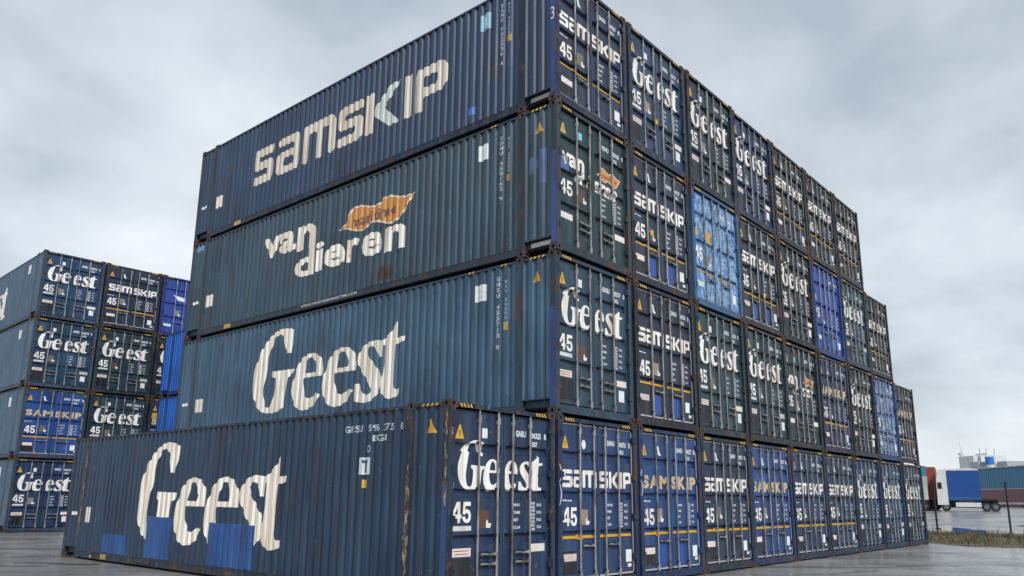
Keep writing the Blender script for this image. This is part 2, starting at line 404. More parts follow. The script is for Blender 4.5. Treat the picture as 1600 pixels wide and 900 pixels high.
def make_frame(mat, far):
    b = MB()
    for s in (0, 1):
        def bx(x0, x1, *a):
            if s: x0, x1 = W-x1, W-x0
            b.box(x0, x1, *a)
        for y0, y1 in ((0.0, 0.13), (L-0.13, L)): bx(0.0, 0.12, y0, y1, 0.118, 2.828)          # corner posts
        for y0, y1 in ((0.762, PW), (L-PW, L-0.762)): bx(0.0, 0.1, y0, y1, 0.118, 2.828)       # inner posts
        bx(0.002, 0.07, PW, L-PW, 2.86, 2.905)                                                 # top rails
        bx(0.002, 0.07, 0.13, 0.762, 2.86, 2.905); bx(0.002, 0.07, L-0.762, L-0.13, 2.86, 2.905)
        bx(0.004, 0.03, PW, L-PW, 0.045, 0.192); bx(0.03, 0.10, PW, L-PW, 0.035, 0.06)         # bottom rails
        bx(0.0, 0.06, PW, L-PW, 0.178, 0.195)
        for y0, y1 in ((0.13, 0.762), (L-0.762, L-0.13)):                                      # raised overhang rail
            bx(0.004, 0.06, y0, y1, 0.262, 0.285); bx(0.075, 0.10, y0, y1, 0.13, 0.262)
    b.box(0.12, W-0.12, 0.003, 0.12, 2.842, 2.908)            # header
    b.box(0.12, W-0.12, 0.006, 0.12, 0.03, 0.175)            # sill
    b.box(0.12, W-0.12, L-0.12, L-0.003, 2.84, 2.94); b.box(0.12, W-0.12, L-0.12, L-0.003, 0.03, 0.2)
    b.box(0.10, W-0.10, 0.12, L-0.12, 0.10, 0.16, 1)         # floor
    if far:
        for c in CAST_FAR: casting_box(b, *c, m=2, md=1)
    return b.mesh('frame', [mat, DARKIN, CAST])
FRAME_ME = make_frame(FRAME, True); FRAME_WORN_ME = make_frame(FRAME_WORN, False); FRAME_NEAR_ME = make_frame(FRAME, False)
def make_roof():
    b = MB(); n = 48; y0, y1 = 0.12, L-0.12; p = (y1-y0)/n
    for k in range(n):
        a = y0+k*p; pr = [(a, 2.90), (a+.3*p, 2.90), (a+.5*p, 2.88), (a+.8*p, 2.88), (a+p, 2.90)]
        for (ya, za), (yb, zb) in zip(pr, pr[1:]): b.quad((0.07, ya, za), (W-0.07, ya, za), (W-0.07, yb, zb), (0.07, yb, zb))
    return b.mesh('roof', [PAINT])
ROOF_ME = make_roof()
def make_end():
    b = MB(); n = 10; x0, x1 = 0.12, W-0.12; p = (x1-x0)/n
    for k in range(n):
        a = x0+k*p; pr = [(a, .02), (a+.33*p, .02), (a+.5*p, .06), (a+.83*p, .06), (a+p, .02)]
        for (xa, da), (xb, db) in zip(pr, pr[1:]): b.quad((xb, L-db, .2), (xa, L-da, .2), (xa, L-da, 2.84), (xb, L-db, 2.84))
    return b.mesh('end_wall', [PAINT])
END_ME = make_end()
def make_door(x0, x1):
    b = MB(); zs = [0.205]+Z_BR+[2.815]
    for z0, z1 in zip(zs, zs[1:]):
        b.quad((x0+.035, door_depth(z0), z0), (x1-.035, door_depth(z0), z0), (x1-.035, door_depth(z1), z1), (x0+.035, door_depth(z1), z1))
    b.box(x0, x0+.04, .058, .11, .205, 2.815); b.box(x1-.04, x1, .058, .11, .205, 2.815)
    b.box(x0+.04, x1-.04, .060, .115, .205, .255); b.box(x0+.04, x1-.04, .060, .115, 2.77, 2.815)
    return b.mesh('door', [PAINT])
DOOR_L, DOOR_R = make_door(.127, 1.243), make_door(1.257, 2.373)
def make_bar():
    b = MB(); b.tube((0, .030, .10), (0, .030, 2.885), .019, 8)
    for z in (.115, 2.868):
        b.box(-.045, .045, .004, .058, z-.03, z+.03, 1)        # cam and keeper
    for z in (.30, .98, 1.66, 2.34, 2.74): b.box(-.035, .035, .02, .064, z-.022, z+.022, 1)
    for z in (.25, 2.70): b.box(-.03, .03, .012, .05, z-.055, z+.055)
    return b.mesh('locking_bar', [GALV, FRAME])
BAR_ME = make_bar()
def make_handle():
    b = MB(); b.tube((0, .012, 0), (.33, .012, -.012), .016, 6); b.box(-.03, .03, .0, .05, -.035, .035, 1)
    b.box(.17, .24, .0, .062, -.04, .03, 1); b.box(.31, .36, .002, .03, -.03, .02)
    return b.mesh('handle', [GALV, FRAME])
HANDLE_ME = make_handle()
_b = MB(); _b.box(-.03, .075, -.004, .055, -.05, .05); _b.tube((-.012, .0, -.07), (-.012, .0, .07), .016, 6); HINGE_ME = _b.mesh('hinge', [FRAME])
def make_gasket(x0, x1, inner):
    b = MB()
    b.box(x0+.02, x1-.02, .054, .060, 2.795, 2.822); b.box(x0+.02, x1-.02, .054, .060, .198, .226)
    if inner < 0: b.box(x0-.004, x0+.014, .052, .058, .226, 2.795)
    else: b.box(x1-.014, x1+.004, .052, .058, .226, 2.795)
    return b.mesh('gasket', [DECAL])
GASK_L, GASK_R = make_gasket(.127, 1.243, -1), make_gasket(1.257, 2.373, 1)
def make_hazard(u0, u1, z0, z1, n=4, side=False, proud=.0055):
    b = MB(); s = (z1-z0)*0.7; w = (u1-u0-s)/n
    def pt(u_, z): return (-proud, u_, z) if side else (u_, -proud+.006, z)
    def pb(u_, z): return (-proud+.0025, u_, z) if side else (u_, -proud+.0085, z)
    q = [pb(u0, z0), pb(u1, z0), pb(u1, z1), pb(u0, z1)]; b.poly(q[::-1] if side else q, 1)
    for k in range(n):
        a = u0+k*w; q = [pt(a+s, z0), pt(a+s+w*.55, z0), pt(a+w*.55, z1), pt(a, z1)]; b.poly(q[::-1] if side else q, 0)
    return b.mesh('hazard_stripes', [HAZY, INK])
HAZ_A, HAZ_B = make_hazard(.2, .52, 2.848, 2.902), make_hazard(1.98, 2.3, 2.848, 2.902)
HAZ_S = make_hazard(.24, .66, 2.862, 2.902, 4, True, 0.003)
HAZ_RAIL = make_hazard(0, .22, 2.862, 2.902, 2, True, 0.003)
def ragged_rect(u0, u1, w0, w1, j=.012):
    pts = []
    for (a, b_), (c, d) in (((u0, w0), (u1, w0)), ((u1, w0), (u1, w1)), ((u1, w1), (u0, w1)), ((u0, w1), (u0, w0))):
        for k in range(4): t = k/4; pts.append((a+(c-a)*t+random.uniform(-j, j), b_+(d-b_)*t+random.uniform(-j, j)))
    return poly_shape([pts])
# shared door marks
def tri(u0, u1, w0, w1): return [(u0, w0), (u1, w0), (0.5*(u0+u1)+.012, w1), (0.5*(u0+u1)-.012, w1)], [(0, 1, 2, 3)]
def M_(name, shapes, surf='door', mat=None, proud=.0025): return make_marks(name, shapes, surf, mat or DECAL, proud)
SERIF_A = M_('lettering', [glyph('G', (.25, .84, 1.63, 2.38)), glyph('e', (.80, 1.17, 1.62, 2.11))], mat=LETTER)
SERIF_B = M_('lettering', [glyph('e', (1.27, 1.60, 1.62, 2.11)), glyph('s', (1.62, 1.96, 1.63, 2.11)), glyph('t', (1.92, 2.24, 1.63, 2.22))], mat=LETTER)
ROUND_A = M_('lettering', [square_letter('s', (.19, .485, 1.72, 2.02)), square_letter('a', (.515, .745, 1.72, 2.02)), square_letter('m', (.775, 1.215, 1.72, 2.02))], mat=LETTER)
ROUND_B = M_('lettering', [square_letter('s', (1.285, 1.57, 1.72, 2.02)), square_letter('k', (1.605, 1.68, 1.72, 2.02)), square_letter('<', (1.69, 1.93, 1.72, 2.02)), square_letter('I', (1.96, 2.035, 1.72, 2.02)), square_letter('P', (2.07, 2.345, 1.72, 2.02))], mat=LETTER)
GOLD_A = M_('lettering', [text_in('S', (.18, .42, 1.74, 2.0), .055), text_in('A', (.45, .78, 1.74, 2.0), .055), text_in('M', (.82, 1.19, 1.74, 2.0), .055)], mat=LETTER)
GOLD_B = M_('lettering', [text_in('S', (1.28, 1.52, 1.74, 2.0), .055), text_in('K', (1.56, 1.88, 1.74, 2.0), .055), text_in('I', (1.92, 2.01, 1.74, 2.0), .02), text_in('P', (2.06, 2.33, 1.74, 2.0), .055)], mat=LETTER)
VAN_A = M_('lettering', [text_in('van', (.2, .95, 1.76, 2.02), .035), text_in('d', (.68, .95, 1.50, 1.755), .035), text_in('i', (1.08, 1.14, 1.50, 1.78), .02)], mat=LETTER)
VAN_B = M_('lettering', [text_in('eren', (1.27, 2.10, 1.50, 1.75), .035)], mat=LETTER)
FLAG_PTS = [(580,380),(628,335),(650,262),(668,215),(720,192),(800,198),(838,190),(876,165),(900,128),(942,113),(1008,122),(1060,110),(1096,84),(1062,140),(1040,190),(1015,240),(985,275),(945,300),(870,290),(826,292),(790,318),(768,350),(735,366),(690,366),(628,356)]
def flag(box, grow=0.0):
    # un-shear the traced flag, then fit
    l = [(p[0], -(p[1]+0.40*(p[0]-838))) for p in FLAG_PTS]
    cx_ = sum(p[0] for p in l)/len(l); cy_ = sum(p[1] for p in l)/len(l)
    xs = [p[0] for p in l]; ys = [p[1] for p in l]
    if grow:
        o = []
        for i in range(len(l)):
            a, b, c = Vector(l[i-1]), Vector(l[i]), Vector(l[(i+1) % len(l)])
            t = (c-a).normalized(); nrm = Vector((-t.y, t.x)); q = b+nrm*grow; o.append((q.x, q.y))
        l = o
    return poly_shape(affine([l], box, (min(xs), max(xs), min(ys), max(ys))))
FLAG_D0 = M_('flag_border', [flag((1.38, 2.2, 1.80, 2.08), 14)]); FLAG_D1 = M_('flag', [flag((1.38, 2.2, 1.80, 2.08))], proud=.004)
FLAG_DT = M_('lettering', [text_in('maritime', (1.52, 2.08, 1.89, 1.98), .01)], proud=.0055)
D4 = [[(.6,0),(.6,.21),(0,.21),(0,.40),(.5,1),(.86,1),(.86,.40),(1,.40),(1,.21),(.86,.21),(.86,0)],[(.6,.40),(.6,.74),(.27,.40)]]
D5 = [[(.1,1),(.93,1),(.93,.81),(.33,.81),(.31,.62),(.55,.65),(.82,.58),(.98,.38),(.96,.18),(.8,.04),(.5,-.01),(.2,.04),(.03,.18),(0,.29),(.29,.31),(.36,.19),(.52,.155),(.67,.22),(.70,.33),(.65,.44),(.52,.475),(.38,.455),(.3,.39),(.04,.42)]]
def dig(ls, box): return poly_shape(affine(ls, box, (0, 1, 0, 1)))
SIZE45 = M_('size_mark', [dig(D4, (.165, .36, 1.16, 1.46)), dig(D5, (.38, .565, 1.16, 1.46))], mat=LETTER)
SIZE45_LOW = M_('size_mark', [dig(D4, (.205, .40, 1.05, 1.36)), dig(D5, (.42, .605, 1.05, 1.36))], mat=LETTER)
SIZE_UNDER = M_('size_label', [rect(.17, .56, 1.05, 1.12)])
SIZE_OVER = M_('size_label', [rect(.17, .33, 1.487, 1.51), rect(.35, .46, 1.487, 1.505)])
STICK_LOW = M_('sticker', [rect(.17, .56, .68, .80)]); STICK_LOW2 = M_('sticker', [rect(.22, .58, .50, .62)])
STICK_TXT = M_('sticker_print', [rect(.21, .52, .757, .768), rect(.24, .5, .712, .722)], proud=.004)
STICK_R = M_('sticker', [rect(1.98, 2.33, .70, .82)]); STICK_R2 = M_('sticker', [rect(2.06, 2.25, .40, .62)]); STICK_R3 = M_('sticker', [rect(2.18, 2.30, .31, .37)])
PANEL_DARK = M_('repaint_patch', [rect(.17, .60, .28, .66)], mat=PAINT, proud=.0015)
PANEL_BLUE = M_('repaint_patch', [rect(.72, 1.02, .27, .68)], mat=PAINT, proud=.0015); PANEL_BLUE_R = M_('repaint_patch', [rect(1.50, 1.78, .27, .68)], mat=PAINT, proud=.0015)
TRI = M_('warning_triangle', [tri(.18, .37, 2.38, 2.59)]); TRI_IN = M_('triangle_print', [text_in('!', (.262, .288, 2.42, 2.51), .02)], proud=.004)
TRI_LOW = M_('warning_triangle', [tri(.20, .40, 1.74, 1.95)])
WHITE_SQ = M_('sticker', [rect(.76, .88, 2.42, 2.57)]); WHITE_FLAG = M_('sticker', [poly_shape([[(.76, 2.58), (.82, 2.58), (.86, 2.46), (.92, 2.40), (.80, 2.40), (.78, 2.50)]])])
WHITE_OVAL = M_('sticker', [poly_shape([[(.82+.065*math.cos(t*.5236), 2.47+.085*math.sin(t*.5236)) for t in range(12)]])])
PLATE = M_('data_plate', [rect(.73, .95, 1.10, 1.36)]); PLATE_ST = M_('sticker', [poly_shape([[(.88, 1.10), (.97, 1.10), (1.0, 1.16), (.93, 1.17), (.91, 1.22), (.88, 1.2)]])], proud=.004)
BAND = M_('safety_band', [poly_shape([[(.15, .885), (.20, .925), (.20, .908), (.58, .908), (.62, .93), (.72, .93), (.76, .908), (1.2, .908), (1.2, .862), (.76, .862), (.72, .84), (.62, .84), (.58, .862), (.20, .862), (.20, .845)]])], proud=.03)
BAND_R = M_('safety_band', [poly_shape([[(2.35, .885), (2.30, .925), (2.30, .908), (1.3, .908), (1.3, .862), (2.30, .862), (2.30, .845)]])], proud=.03)
ORANGE_LBL = M_('sticker', [rect(.68, .98, 1.66, 1.95)])
def num_mesh(code, low):
    a, b_, c = code
    return M_('number_lettering', [text_in(a, (1.55, 1.80, 2.49, 2.59), .045), text_in(b_, (1.90, 2.19, 2.48, 2.58), .045), text_in(c, (2.27, 2.33, 2.48, 2.58), .045), text_in(low, (1.93, 2.10, 2.35, 2.43), .045)])
def wt_mesh(rows):
    sh = []
    for i, (a, b_, c) in enumerate(rows):
        z = 1.40-i*.115
        sh += [text_in(a, (1.51, 1.51+.04*len(a), z, z+.045), .04), text_in(b_, (1.92, 2.04, z+.025, z+.07), .035), text_in(b_[::-1], (1.92, 2.04, z-.035, z+.01), .035), text_in(c, (2.09, 2.2, z, z+.045), .035)]
    return M_('weight_lettering', sh)
NUMS = [(('GNSU', '596325', '8'), 'LEGT'), (('SANU', '096751', '3'), '45G1'), (('GNSU', '462210', '5'), 'L5G1'), (('SANU', '794227', '1'), '45G1'), (('GNSU', '455317', '0'), 'L5G1'), (('SANU', '732036', '4'), 'L5G1'), (('VDMU', '450162', '9'), 'L5G1')]
NUM_ME = [num_mesh(*n) for n in NUMS]
WT_ME = [wt_mesh([('MAX.', '34000', 'KG'), ('TARE', '04780', 'KG'), ('NET', '29220', 'KG'), ('CU.M', '089.0', 'CU')]), wt_mesh([('GROSS', '32500', 'KG'), ('TARE', '04650', 'KG'), ('NET', '27850', 'KG'), ('CAP.', '086.8', 'CU')])]

WHITE = (.82, .82, .80); CREAM = (.80, .77, .70); AMBER = (.62, .33, .03); GOLD = (.55, .46, .30)
def build_container(label, loc, rz, group, col, kind, level_side=None, side_col=None, worn=False, stacked=True, num=0, far=False, low=0, frame_col=None, opts=()):
    t = thing('shipping_container', label, 'shipping container', loc, rz, group)
    jit = lambda a, b: (random.uniform(-a, a), 0, random.uniform(-b, b)); sc = side_col or col; fc = frame_col or tuple(c*.5 for c in sc)
    wl = link('side_wall', WALL_L, t, sc); link('side_wall', WALL_R, t, col); link('roof', ROOF_ME, t, col); link('end_wall', END_ME, t, col)
    fr = link('frame', FRAME_WORN_ME if worn else (FRAME_NEAR_ME if far else FRAME_ME), t, fc)
    for c in CAST_NEAR: link('corner_casting', CAST_ME, t, None, c)
    if far or worn:
        for c in CAST_FAR: link('corner_casting', CAST_ME, t, None, c)
    link('hazard_stripes', HAZ_A, fr); link('hazard_stripes', HAZ_B, fr)
    dl = link('door', DOOR_L, t, col); dr = link('door', DOOR_R, t, col)
    for d, xs in ((dl, (.67, 1.10)), (dr, (1.45, 1.88))):
        for x in xs: link('locking_bar', BAR_ME, d, fc, (x, 0, 0))
        hz = (.71, .57) if kind in ('serif', 'van') else (.74,)
        for z in hz: link('handle', HANDLE_ME, d, fc, (xs[0]+.04, 0, z))
    for z in (.50, 1.22, 1.93, 2.63):
        link('hinge', HINGE_ME, dl, fc, (.09, 0, z))
        o = link('hinge', HINGE_ME, dr, fc, (W-.09, 0, z)); o.rotation_euler = (0, 0, 0); o.scale = (-1, 1, 1)
    tcol = AMBER if random.random() < .75 else (.55, .4, .08)
    for d, x0, x1 in ((dl, .2, 1.1), (dr, 1.35, 2.25)):
        if random.random() < .55:
            xa = random.uniform(x0, x1-.3); pz = random.choice(((.28, .8), (1.05, 1.45), (1.72, 2.1), (2.4, 2.72))); k = random.choice((.45, .6, 1.5, 2.0)); za = random.uniform(pz[0], pz[1]-.25)
            link('repaint_patch', M_('repaint_patch', [ragged_rect(xa, xa+random.uniform(.2, .4), za, min(pz[1], za+random.uniform(.2, .45)))], mat=PAINT, proud=.0012), d, tuple(min(.5, c*k) for c in col))
    if kind != 'plain':
        tr = link('warning_triangle', TRI, dl, tcol); link('triangle_print', TRI_IN, tr, (.02, .02, .02))
    st = {'serif': WHITE_SQ, 'round': WHITE_FLAG, 'gold': WHITE_FLAG, 'van': WHITE_SQ, 'plain': None}[kind]
    if 'oval' in opts: st = WHITE_OVAL
    if st: link('sticker', st, dl, (.2, .55, .7) if kind == 'van' else (.7, .74, .76))
    link('number_lettering', NUM_ME[num % len(NUM_ME)], dr, (.62, .66, .7)); link('weight_lettering', WT_ME[num % 2], dr, (.6, .64, .68))
    if 'bare' not in opts: link('size_mark', SIZE45_LOW if kind in ('round', 'gold') else SIZE45, dl, WHITE, jit(.02, .03))
    pl = link('data_plate', PLATE, dl, random.choice([(.17, .145, .1), (.14, .12, .09), (.3, .22, .17), (.2, .2, .18), (.1, .05, .03)]), jit(.05, .05)); link('sticker', PLATE_ST, pl, (.7, .7, .66))
    if kind == 'serif':
        link('lettering', SERIF_A, dl, WHITE); link('lettering', SERIF_B, dr, WHITE)
        if num % 2 == 0: link('size_label', SIZE_UNDER, dl, (.62, .62, .6))
        s = link('sticker', STICK_LOW, dl, (.72, .6, .55), jit(.015, .03)); link('sticker_print', STICK_TXT, s, (.12, .06, .06))
        link('sticker', STICK_R, dr, random.choice([(.7, .64, .58), (.5, .46, .42), (.72, .7, .68)]), jit(.05, .02)); link('repaint_patch', PANEL_DARK, dl, (.012, .014, .018))
        if num % 3: link('sticker', STICK_R2, dr, (.72, .74, .76))
    elif kind in ('round', 'gold'):
        lc = WHITE if kind == 'round' else GOLD
        link('lettering', ROUND_A if kind == 'round' else GOLD_A, dl, lc); link('lettering', ROUND_B if kind == 'round' else GOLD_B, dr, lc)
        by = (.58, .33, .02) if num % 4 else (.4, .2, .04)
        link('safety_band', BAND, dl, by); link('safety_band', BAND_R, dr, by)
        link('sticker', STICK_LOW2, dl, random.choice([(.74, .64, .6), (.6, .5, .47), (.7, .68, .66)]), jit(.03, .06)); link('sticker', STICK_R2, dr, random.choice([(.74, .78, .8), (.6, .68, .72)]), jit(.07, .02)); link('sticker', STICK_R3, dr, (.7, .74, .76))
        gk = (.42, .43, .42)
        link('gasket', GASK_L, dl, gk); link('gasket', GASK_R, dr, gk); link('size_label', SIZE_OVER, dl, (.7, .7, .68))
        if 'bluepanels' in opts:
            link('repaint_patch', PANEL_BLUE, dl, (.025, .075, .33)); link('repaint_patch', PANEL_BLUE_R, dr, (.02, .06, .3))
        link('repaint_patch', PANEL_DARK, dl, (.014, .015, .018))
    elif kind == 'van':
        link('lettering', VAN_A, dl, WHITE); link('lettering', VAN_B, dr, WHITE)
        fb = link('flag', FLAG_D1, dr, (.62, .24, .05))
        link('flag_border', FLAG_D0, dr, (.72, .6, .45)); link('lettering', FLAG_DT, dr, (.12, .05, .08))
        link('sticker', STICK_LOW, dl, (.74, .66, .62)); link('sticker', STICK_R, dr, (.76, .74, .7))
    elif kind == 'plain':
        if 'bare' not in opts: link('warning_triangle', TRI_LOW, dl, AMBER)
        if 'orange' in opts: link('sticker', ORANGE_LBL, dl, (.55, .3, .05)); link('safety_band', BAND, dl, (.45, .32, .05)); link('safety_band', BAND_R, dr, (.45, .32, .05))
        link('sticker', STICK_LOW2, dl, (.6, .66, .7)); link('sticker', STICK_R2, dr, (.7, .75, .8))
    return t, wl, fr, dl, dr

def container_loc(c, lv): return ((c-1)*P+.035+random.uniform(-.014, .014), random.uniform(-.03, .03), lv*H+.004)
LET = {'serif': 'white serif lettering', 'round': 'white rounded lettering', 'gold': 'gold capital lettering', 'van': 'white two-line lettering', 'plain': 'no name lettering'}
ORD = ['first', 'second', 'third', 'fourth', 'fifth', 'sixth', 'seventh', 'eighth', 'ninth', 'tenth']
LEV = ['ground level', 'second level', 'third level', 'top level']
GROUP = 'containers in the big stack'
STACK = [
 [(0, 'serif', (.010, .030, .085), 'navy'), (1, 'round', (.013, .042, .135), 'navy'), (2, 'gold', (.014, .056, .20), 'blue'), (3, 'round', (.015, .034, .08), 'dark navy'), (4, 'gold', (.015, .056, .20), 'blue'), (5, 'round', (.015, .04, .11), 'navy'), (6, 'round', (.014, .04, .10), 'navy'), (7, 'serif', (.020, .062, .14), 'steel blue'), (8, 'serif', (.020, .068, .16), 'steel blue'), (9, 'serif', (.024, .056, .11), 'grey-blue')],
 [(1, 'serif', (.020, .055, .095), 'teal-blue'), (2, 'round', (.014, .022, .048), 'dark navy'), (3, 'serif', (.018, .05, .075), 'dark teal'), (4, 'serif', (.016, .04, .06), 'dark teal'), (5, 'van', (.015, .036, .048), 'dark teal'), (6, 'gold', (.015, .03, .095), 'navy'), (7, 'serif', (.014, .026, .04), 'dark navy'), (8, 'plain', (.03, .085, .28), 'blue'), (9, 'gold', (.014, .02, .055), 'dark navy')],
 [(1, 'van', (.016, .045, .055), 'dark teal'), (2, 'round', (.018, .032, .068), 'dark navy'), (3, 'plain', (.07, .20, .45), 'pale blue'), (4, 'round', (.016, .024, .042), 'dark navy'), (5, 'serif', (.012, .022, .034), 'near-black'), (6, 'plain', (.018, .075, .36), 'bright blue'), (7, 'serif', (.026, .08, .12), 'grey-blue'), (8, 'round', (.012, .018, .03), 'near-black')],
 [(1, 'round', (.016, .03, .075), 'navy'), (2, 'serif', (.022, .055, .12), 'navy'), (3, 'serif', (.016, .036, .06), 'dark navy'), (4, 'serif', (.014, .032, .10), 'navy'), (5, 'round', (.013, .019, .032), 'near-black'), (6, 'round', (.013, .02, .036), 'near-black'), (7, 'round', (.013, .019, .034), 'near-black')],
]
SIDE_COL = {(0, 0): (.015, .036, .076), (1, 1): (.038, .088, .148), (2, 1): (.029, .060, .092), (3, 1): (.016, .040, .092)}
built = {}
for lv, row in enumerate(STACK):
    for i, (c, kind, col, cname) in enumerate(row):
        o_ = ORD[i]
        label = f'{cname} container with {LET[kind]}, {o_} from near corner, {LEV[lv]} of big stack'
        if (lv, c) == (0, 0): label = 'navy container with huge white serif lettering, jutting out alone at the foot of big stack'
        opts = set()
        if kind == 'plain' and c == 3: opts.add('orange')
        if (lv, c) == (0, 1): opts.add('oval')
        if (lv, c) in ((1, 2), (2, 2), (2, 4), (0, 2)): opts.add('bluepanels')
        num = {'serif': (0, 2, 4)[(lv+c) % 3], 'round': (1, 3, 5)[(lv+c) % 3], 'gold': (3, 5)[c % 2], 'van': 6, 'plain': 5}[kind]
        if (lv, c) == (0, 0): num = 0
        if (lv, c) == (0, 1): num = 1
        vis = (lv, c) in SIDE_COL; col = tuple(k*.85+.006 for k in col)
        built[(lv, c)] = build_container(label, container_loc(c, lv), R(random.uniform(-.1, .1)), GROUP, col, kind, side_col=SIDE_COL.get((lv, c)), worn=(lv, c) == (0, 0), num=num, far=vis, opts=opts)

for key in ((2, 3), (1, 8)):
    for d in built[key][3:5]: d.material_slots[0].link = 'OBJECT'; d.material_slots[0].material = CHALK
# ---- marks on the four long walls in view
def side_text(s, y0, y1, z0, z1, bold=0.0): return text_in(s, (-y0, -y1, z0, z1), bold)
def S_(name, shapes, parent, color, surf='side', mat=None, proud=.0025): return link(name, make_marks(name, shapes, surf, mat or DECAL, proud), parent, color)
def srect(y0, y1, z0, z1): return rect(-y0, -y1, z0, z1)
def serif_side(dy=0.0, s=1.0, z0=.5, zt=2.64):
    k = (zt-z0)/2.14
    def bx(y0, y1, a, b): return (-(y0+dy), -(y1+dy), z0+(a-.5)*k, z0+(b-.5)*k)
    return [glyph('G', bx(9.77, 7.98, .55, 2.64)), glyph('e', bx(8.02, 6.78, .53, 1.88)), glyph('e', bx(6.80, 5.56, .53, 1.88)), glyph('s', bx(5.62, 4.68, .55, 1.90)), glyph('t', bx(4.74, 4.02, .58, 2.22))]
def vertical_code(parent, yc, s, z1, z0, color, w=.07):
    n = len(s); st = (z1-z0)/n; sh = []
    for i, ch in enumerate(s):
        if ch != ' ': z = z1-(i+1)*st; k_ = .3 if ch in '1I' else 1.0; sh.append(side_text(ch, yc+w/2*k_, yc-w/2*k_, z+.02*st, z+.8*st, .02))
    S_('number_lettering', sh, parent, color)
# ground level wall
t, wl, fr, dl, dr = built[(0, 0)]
S_('lettering', serif_side(.05), wl, CREAM, mat=LETTER)
for y0, y1, z1 in ((11.5, 10.15, .63), (9.25, 8.18, 1.07), (6.6, 5.02, 1.0)):
    S_('repaint_patch', [ragged_rect(-y0, -y1, .21, z1)], wl, (.02, .075, .25), mat=PAINT, proud=.0045)
S_('number_lettering', [side_text('GN', 2.46, 2.25, 2.55, 2.66, .02), side_text('SU', 2.2, 2.0, 2.55, 2.66, .02), side_text('596', 1.86, 1.58, 2.55, 2.66, .02), side_text('375', 1.52, 1.26, 2.55, 2.66, .02), side_text('8', 1.12, 1.05, 2.55, 2.66, .02), side_text('EG1', 1.76, 1.4, 2.39, 2.49, .02), side_text('D', 1.86, 1.78, 2.22, 2.33, .01)], wl, (.45, .5, .55))
a = S_('sticker', [srect(2.05, 1.78, 1.87, 2.14)], wl, (.6, .68, .72)); S_('sticker_print', [srect(1.99, 1.84, 2.05, 2.1), srect(1.945, 1.885, 1.9, 2.05)], wl, (.03, .1, .15), proud=.0045)
S_('sticker', [srect(1.97, 1.84, 1.66, 1.79)], wl, (.6, .4, .05))
S_('warning_triangle', [tri(-.52, -.30, 2.46, 2.67)], wl, (.6, .3, .02)); link('hazard_stripes', HAZ_S, fr)
S_('sticker', [srect(13.40, 13.14, 1.02, 1.10)], wl, (.72, .7, .66)); S_('sticker', [srect(12.56, 12.34, .86, 1.22)], wl, (.66, .56, .5))
S_('paint_patch', [srect(.128, .004, .12, 1.75)], fr, (.02, .055, .17), 'rail', PAINT)
S_('paint_mark', [srect(11.42, 11.12, .06, .175)], fr, (.4, .28, .06), 'rail', DECAL, .0); S_('paint_mark', [srect(12.05, 11.9, .06, .12)], fr, (.4, .27, .06), 'rail', DECAL, .0)
bk = MB(); bk.box(-.02, .004, 8.9, 9.6, .09, .17); link('fork_pocket', bk.mesh('fork_pocket', [FRAME]), fr, (.03, .035, .045))
def mk_peel():
    m, nt, b = new_mat('peeling_paint'); v = coords(nt); n = noise(nt, v, 5.0, 7, .7, (2, 2, .7)); n2 = noise(nt, v, 9.0, 6, .7, (1, 1, .5))
    c = mix(nt, ramp(nt, n, [(.42, 0.0), (.58, 1.0)]), (.10, .05, .025), (.40, .30, .20)); c = mix(nt, ramp(nt, n2, [(.5, 0.0), (.56, .9)]), c, (.03, .03, .032))
    nt.links.new(c, b.inputs['Base Color']); b.inputs['Roughness'].default_value = .8; bump(nt, b, n2, .5, .01); return m
RUSTST = mk_peel()
def ragged(y0, y1, z0, z1, n=14, seed=0, amp=.4):
    rn = random.Random(seed); a_, b_ = [], []
    for i in range(n+1):
        z = z0+(z1-z0)*i/n; m = .5*(y0+y1); h = .5*(y0-y1); k = 1-.6*abs(2*i/n-1)**3
        a_.append((-(m+h*k*rn.uniform(1-amp, 1)), z)); b_.append((-(m-h*k*rn.uniform(1-amp, 1)), z))
    return poly_shape([a_+b_[::-1]])
S_('rust_stain', [ragged(.93, .80, .25, 2.0, 22, 3, .8)], fr, None, 'rail', RUSTST, .0015); S_('rust_stain', [ragged(.1, .012, 1.4, 2.82, 18, 5, .85)], fr, None, 'rail', RUSTST, .0035)
S_('rust_stain', [ragged(12.93, 12.80, .3, 2.6, 22, 8, .8)], fr, None, 'rail', RUSTST, .0015)
# second level wall
t, wl, fr, dl, dr = built[(1, 1)]
S_('lettering', serif_side(0), wl, CREAM, mat=LETTER)
vertical_code(wl, 1.38, 'GNSU 455713 0', 2.70, 1.27, (.5, .54, .56)); vertical_code(wl, 1.18, 'MAX 34000', 2.60, 1.82, (.4, .42, .42), .05); S_('sticker', [srect(1.25, 1.14, 1.62, 1.78)], wl, (.5, .3, .06))
S_('sticker', [srect(1.98, 1.70, 2.27, 2.6)], wl, (.62, .66, .68)); S_('sticker', [srect(13.40, 13.14, 1.02, 1.10)], wl, (.74, .72, .68)); S_('sticker', [srect(12.64, 12.28, .80, 1.16)], wl, (.68, .6, .54))
S_('warning_triangle', [tri(-.54, -.34, 2.42, 2.64)], wl, (.58, .3, .03)); link('hazard_stripes', HAZ_S, fr)
S_('paint_patch', [srect(.128, .004, .14, 1.9)], fr, (.025, .055, .19), 'rail', PAINT)
for y in (2.0, 1.15): link('hazard_stripes', HAZ_RAIL, fr, None, (0, y, 0))
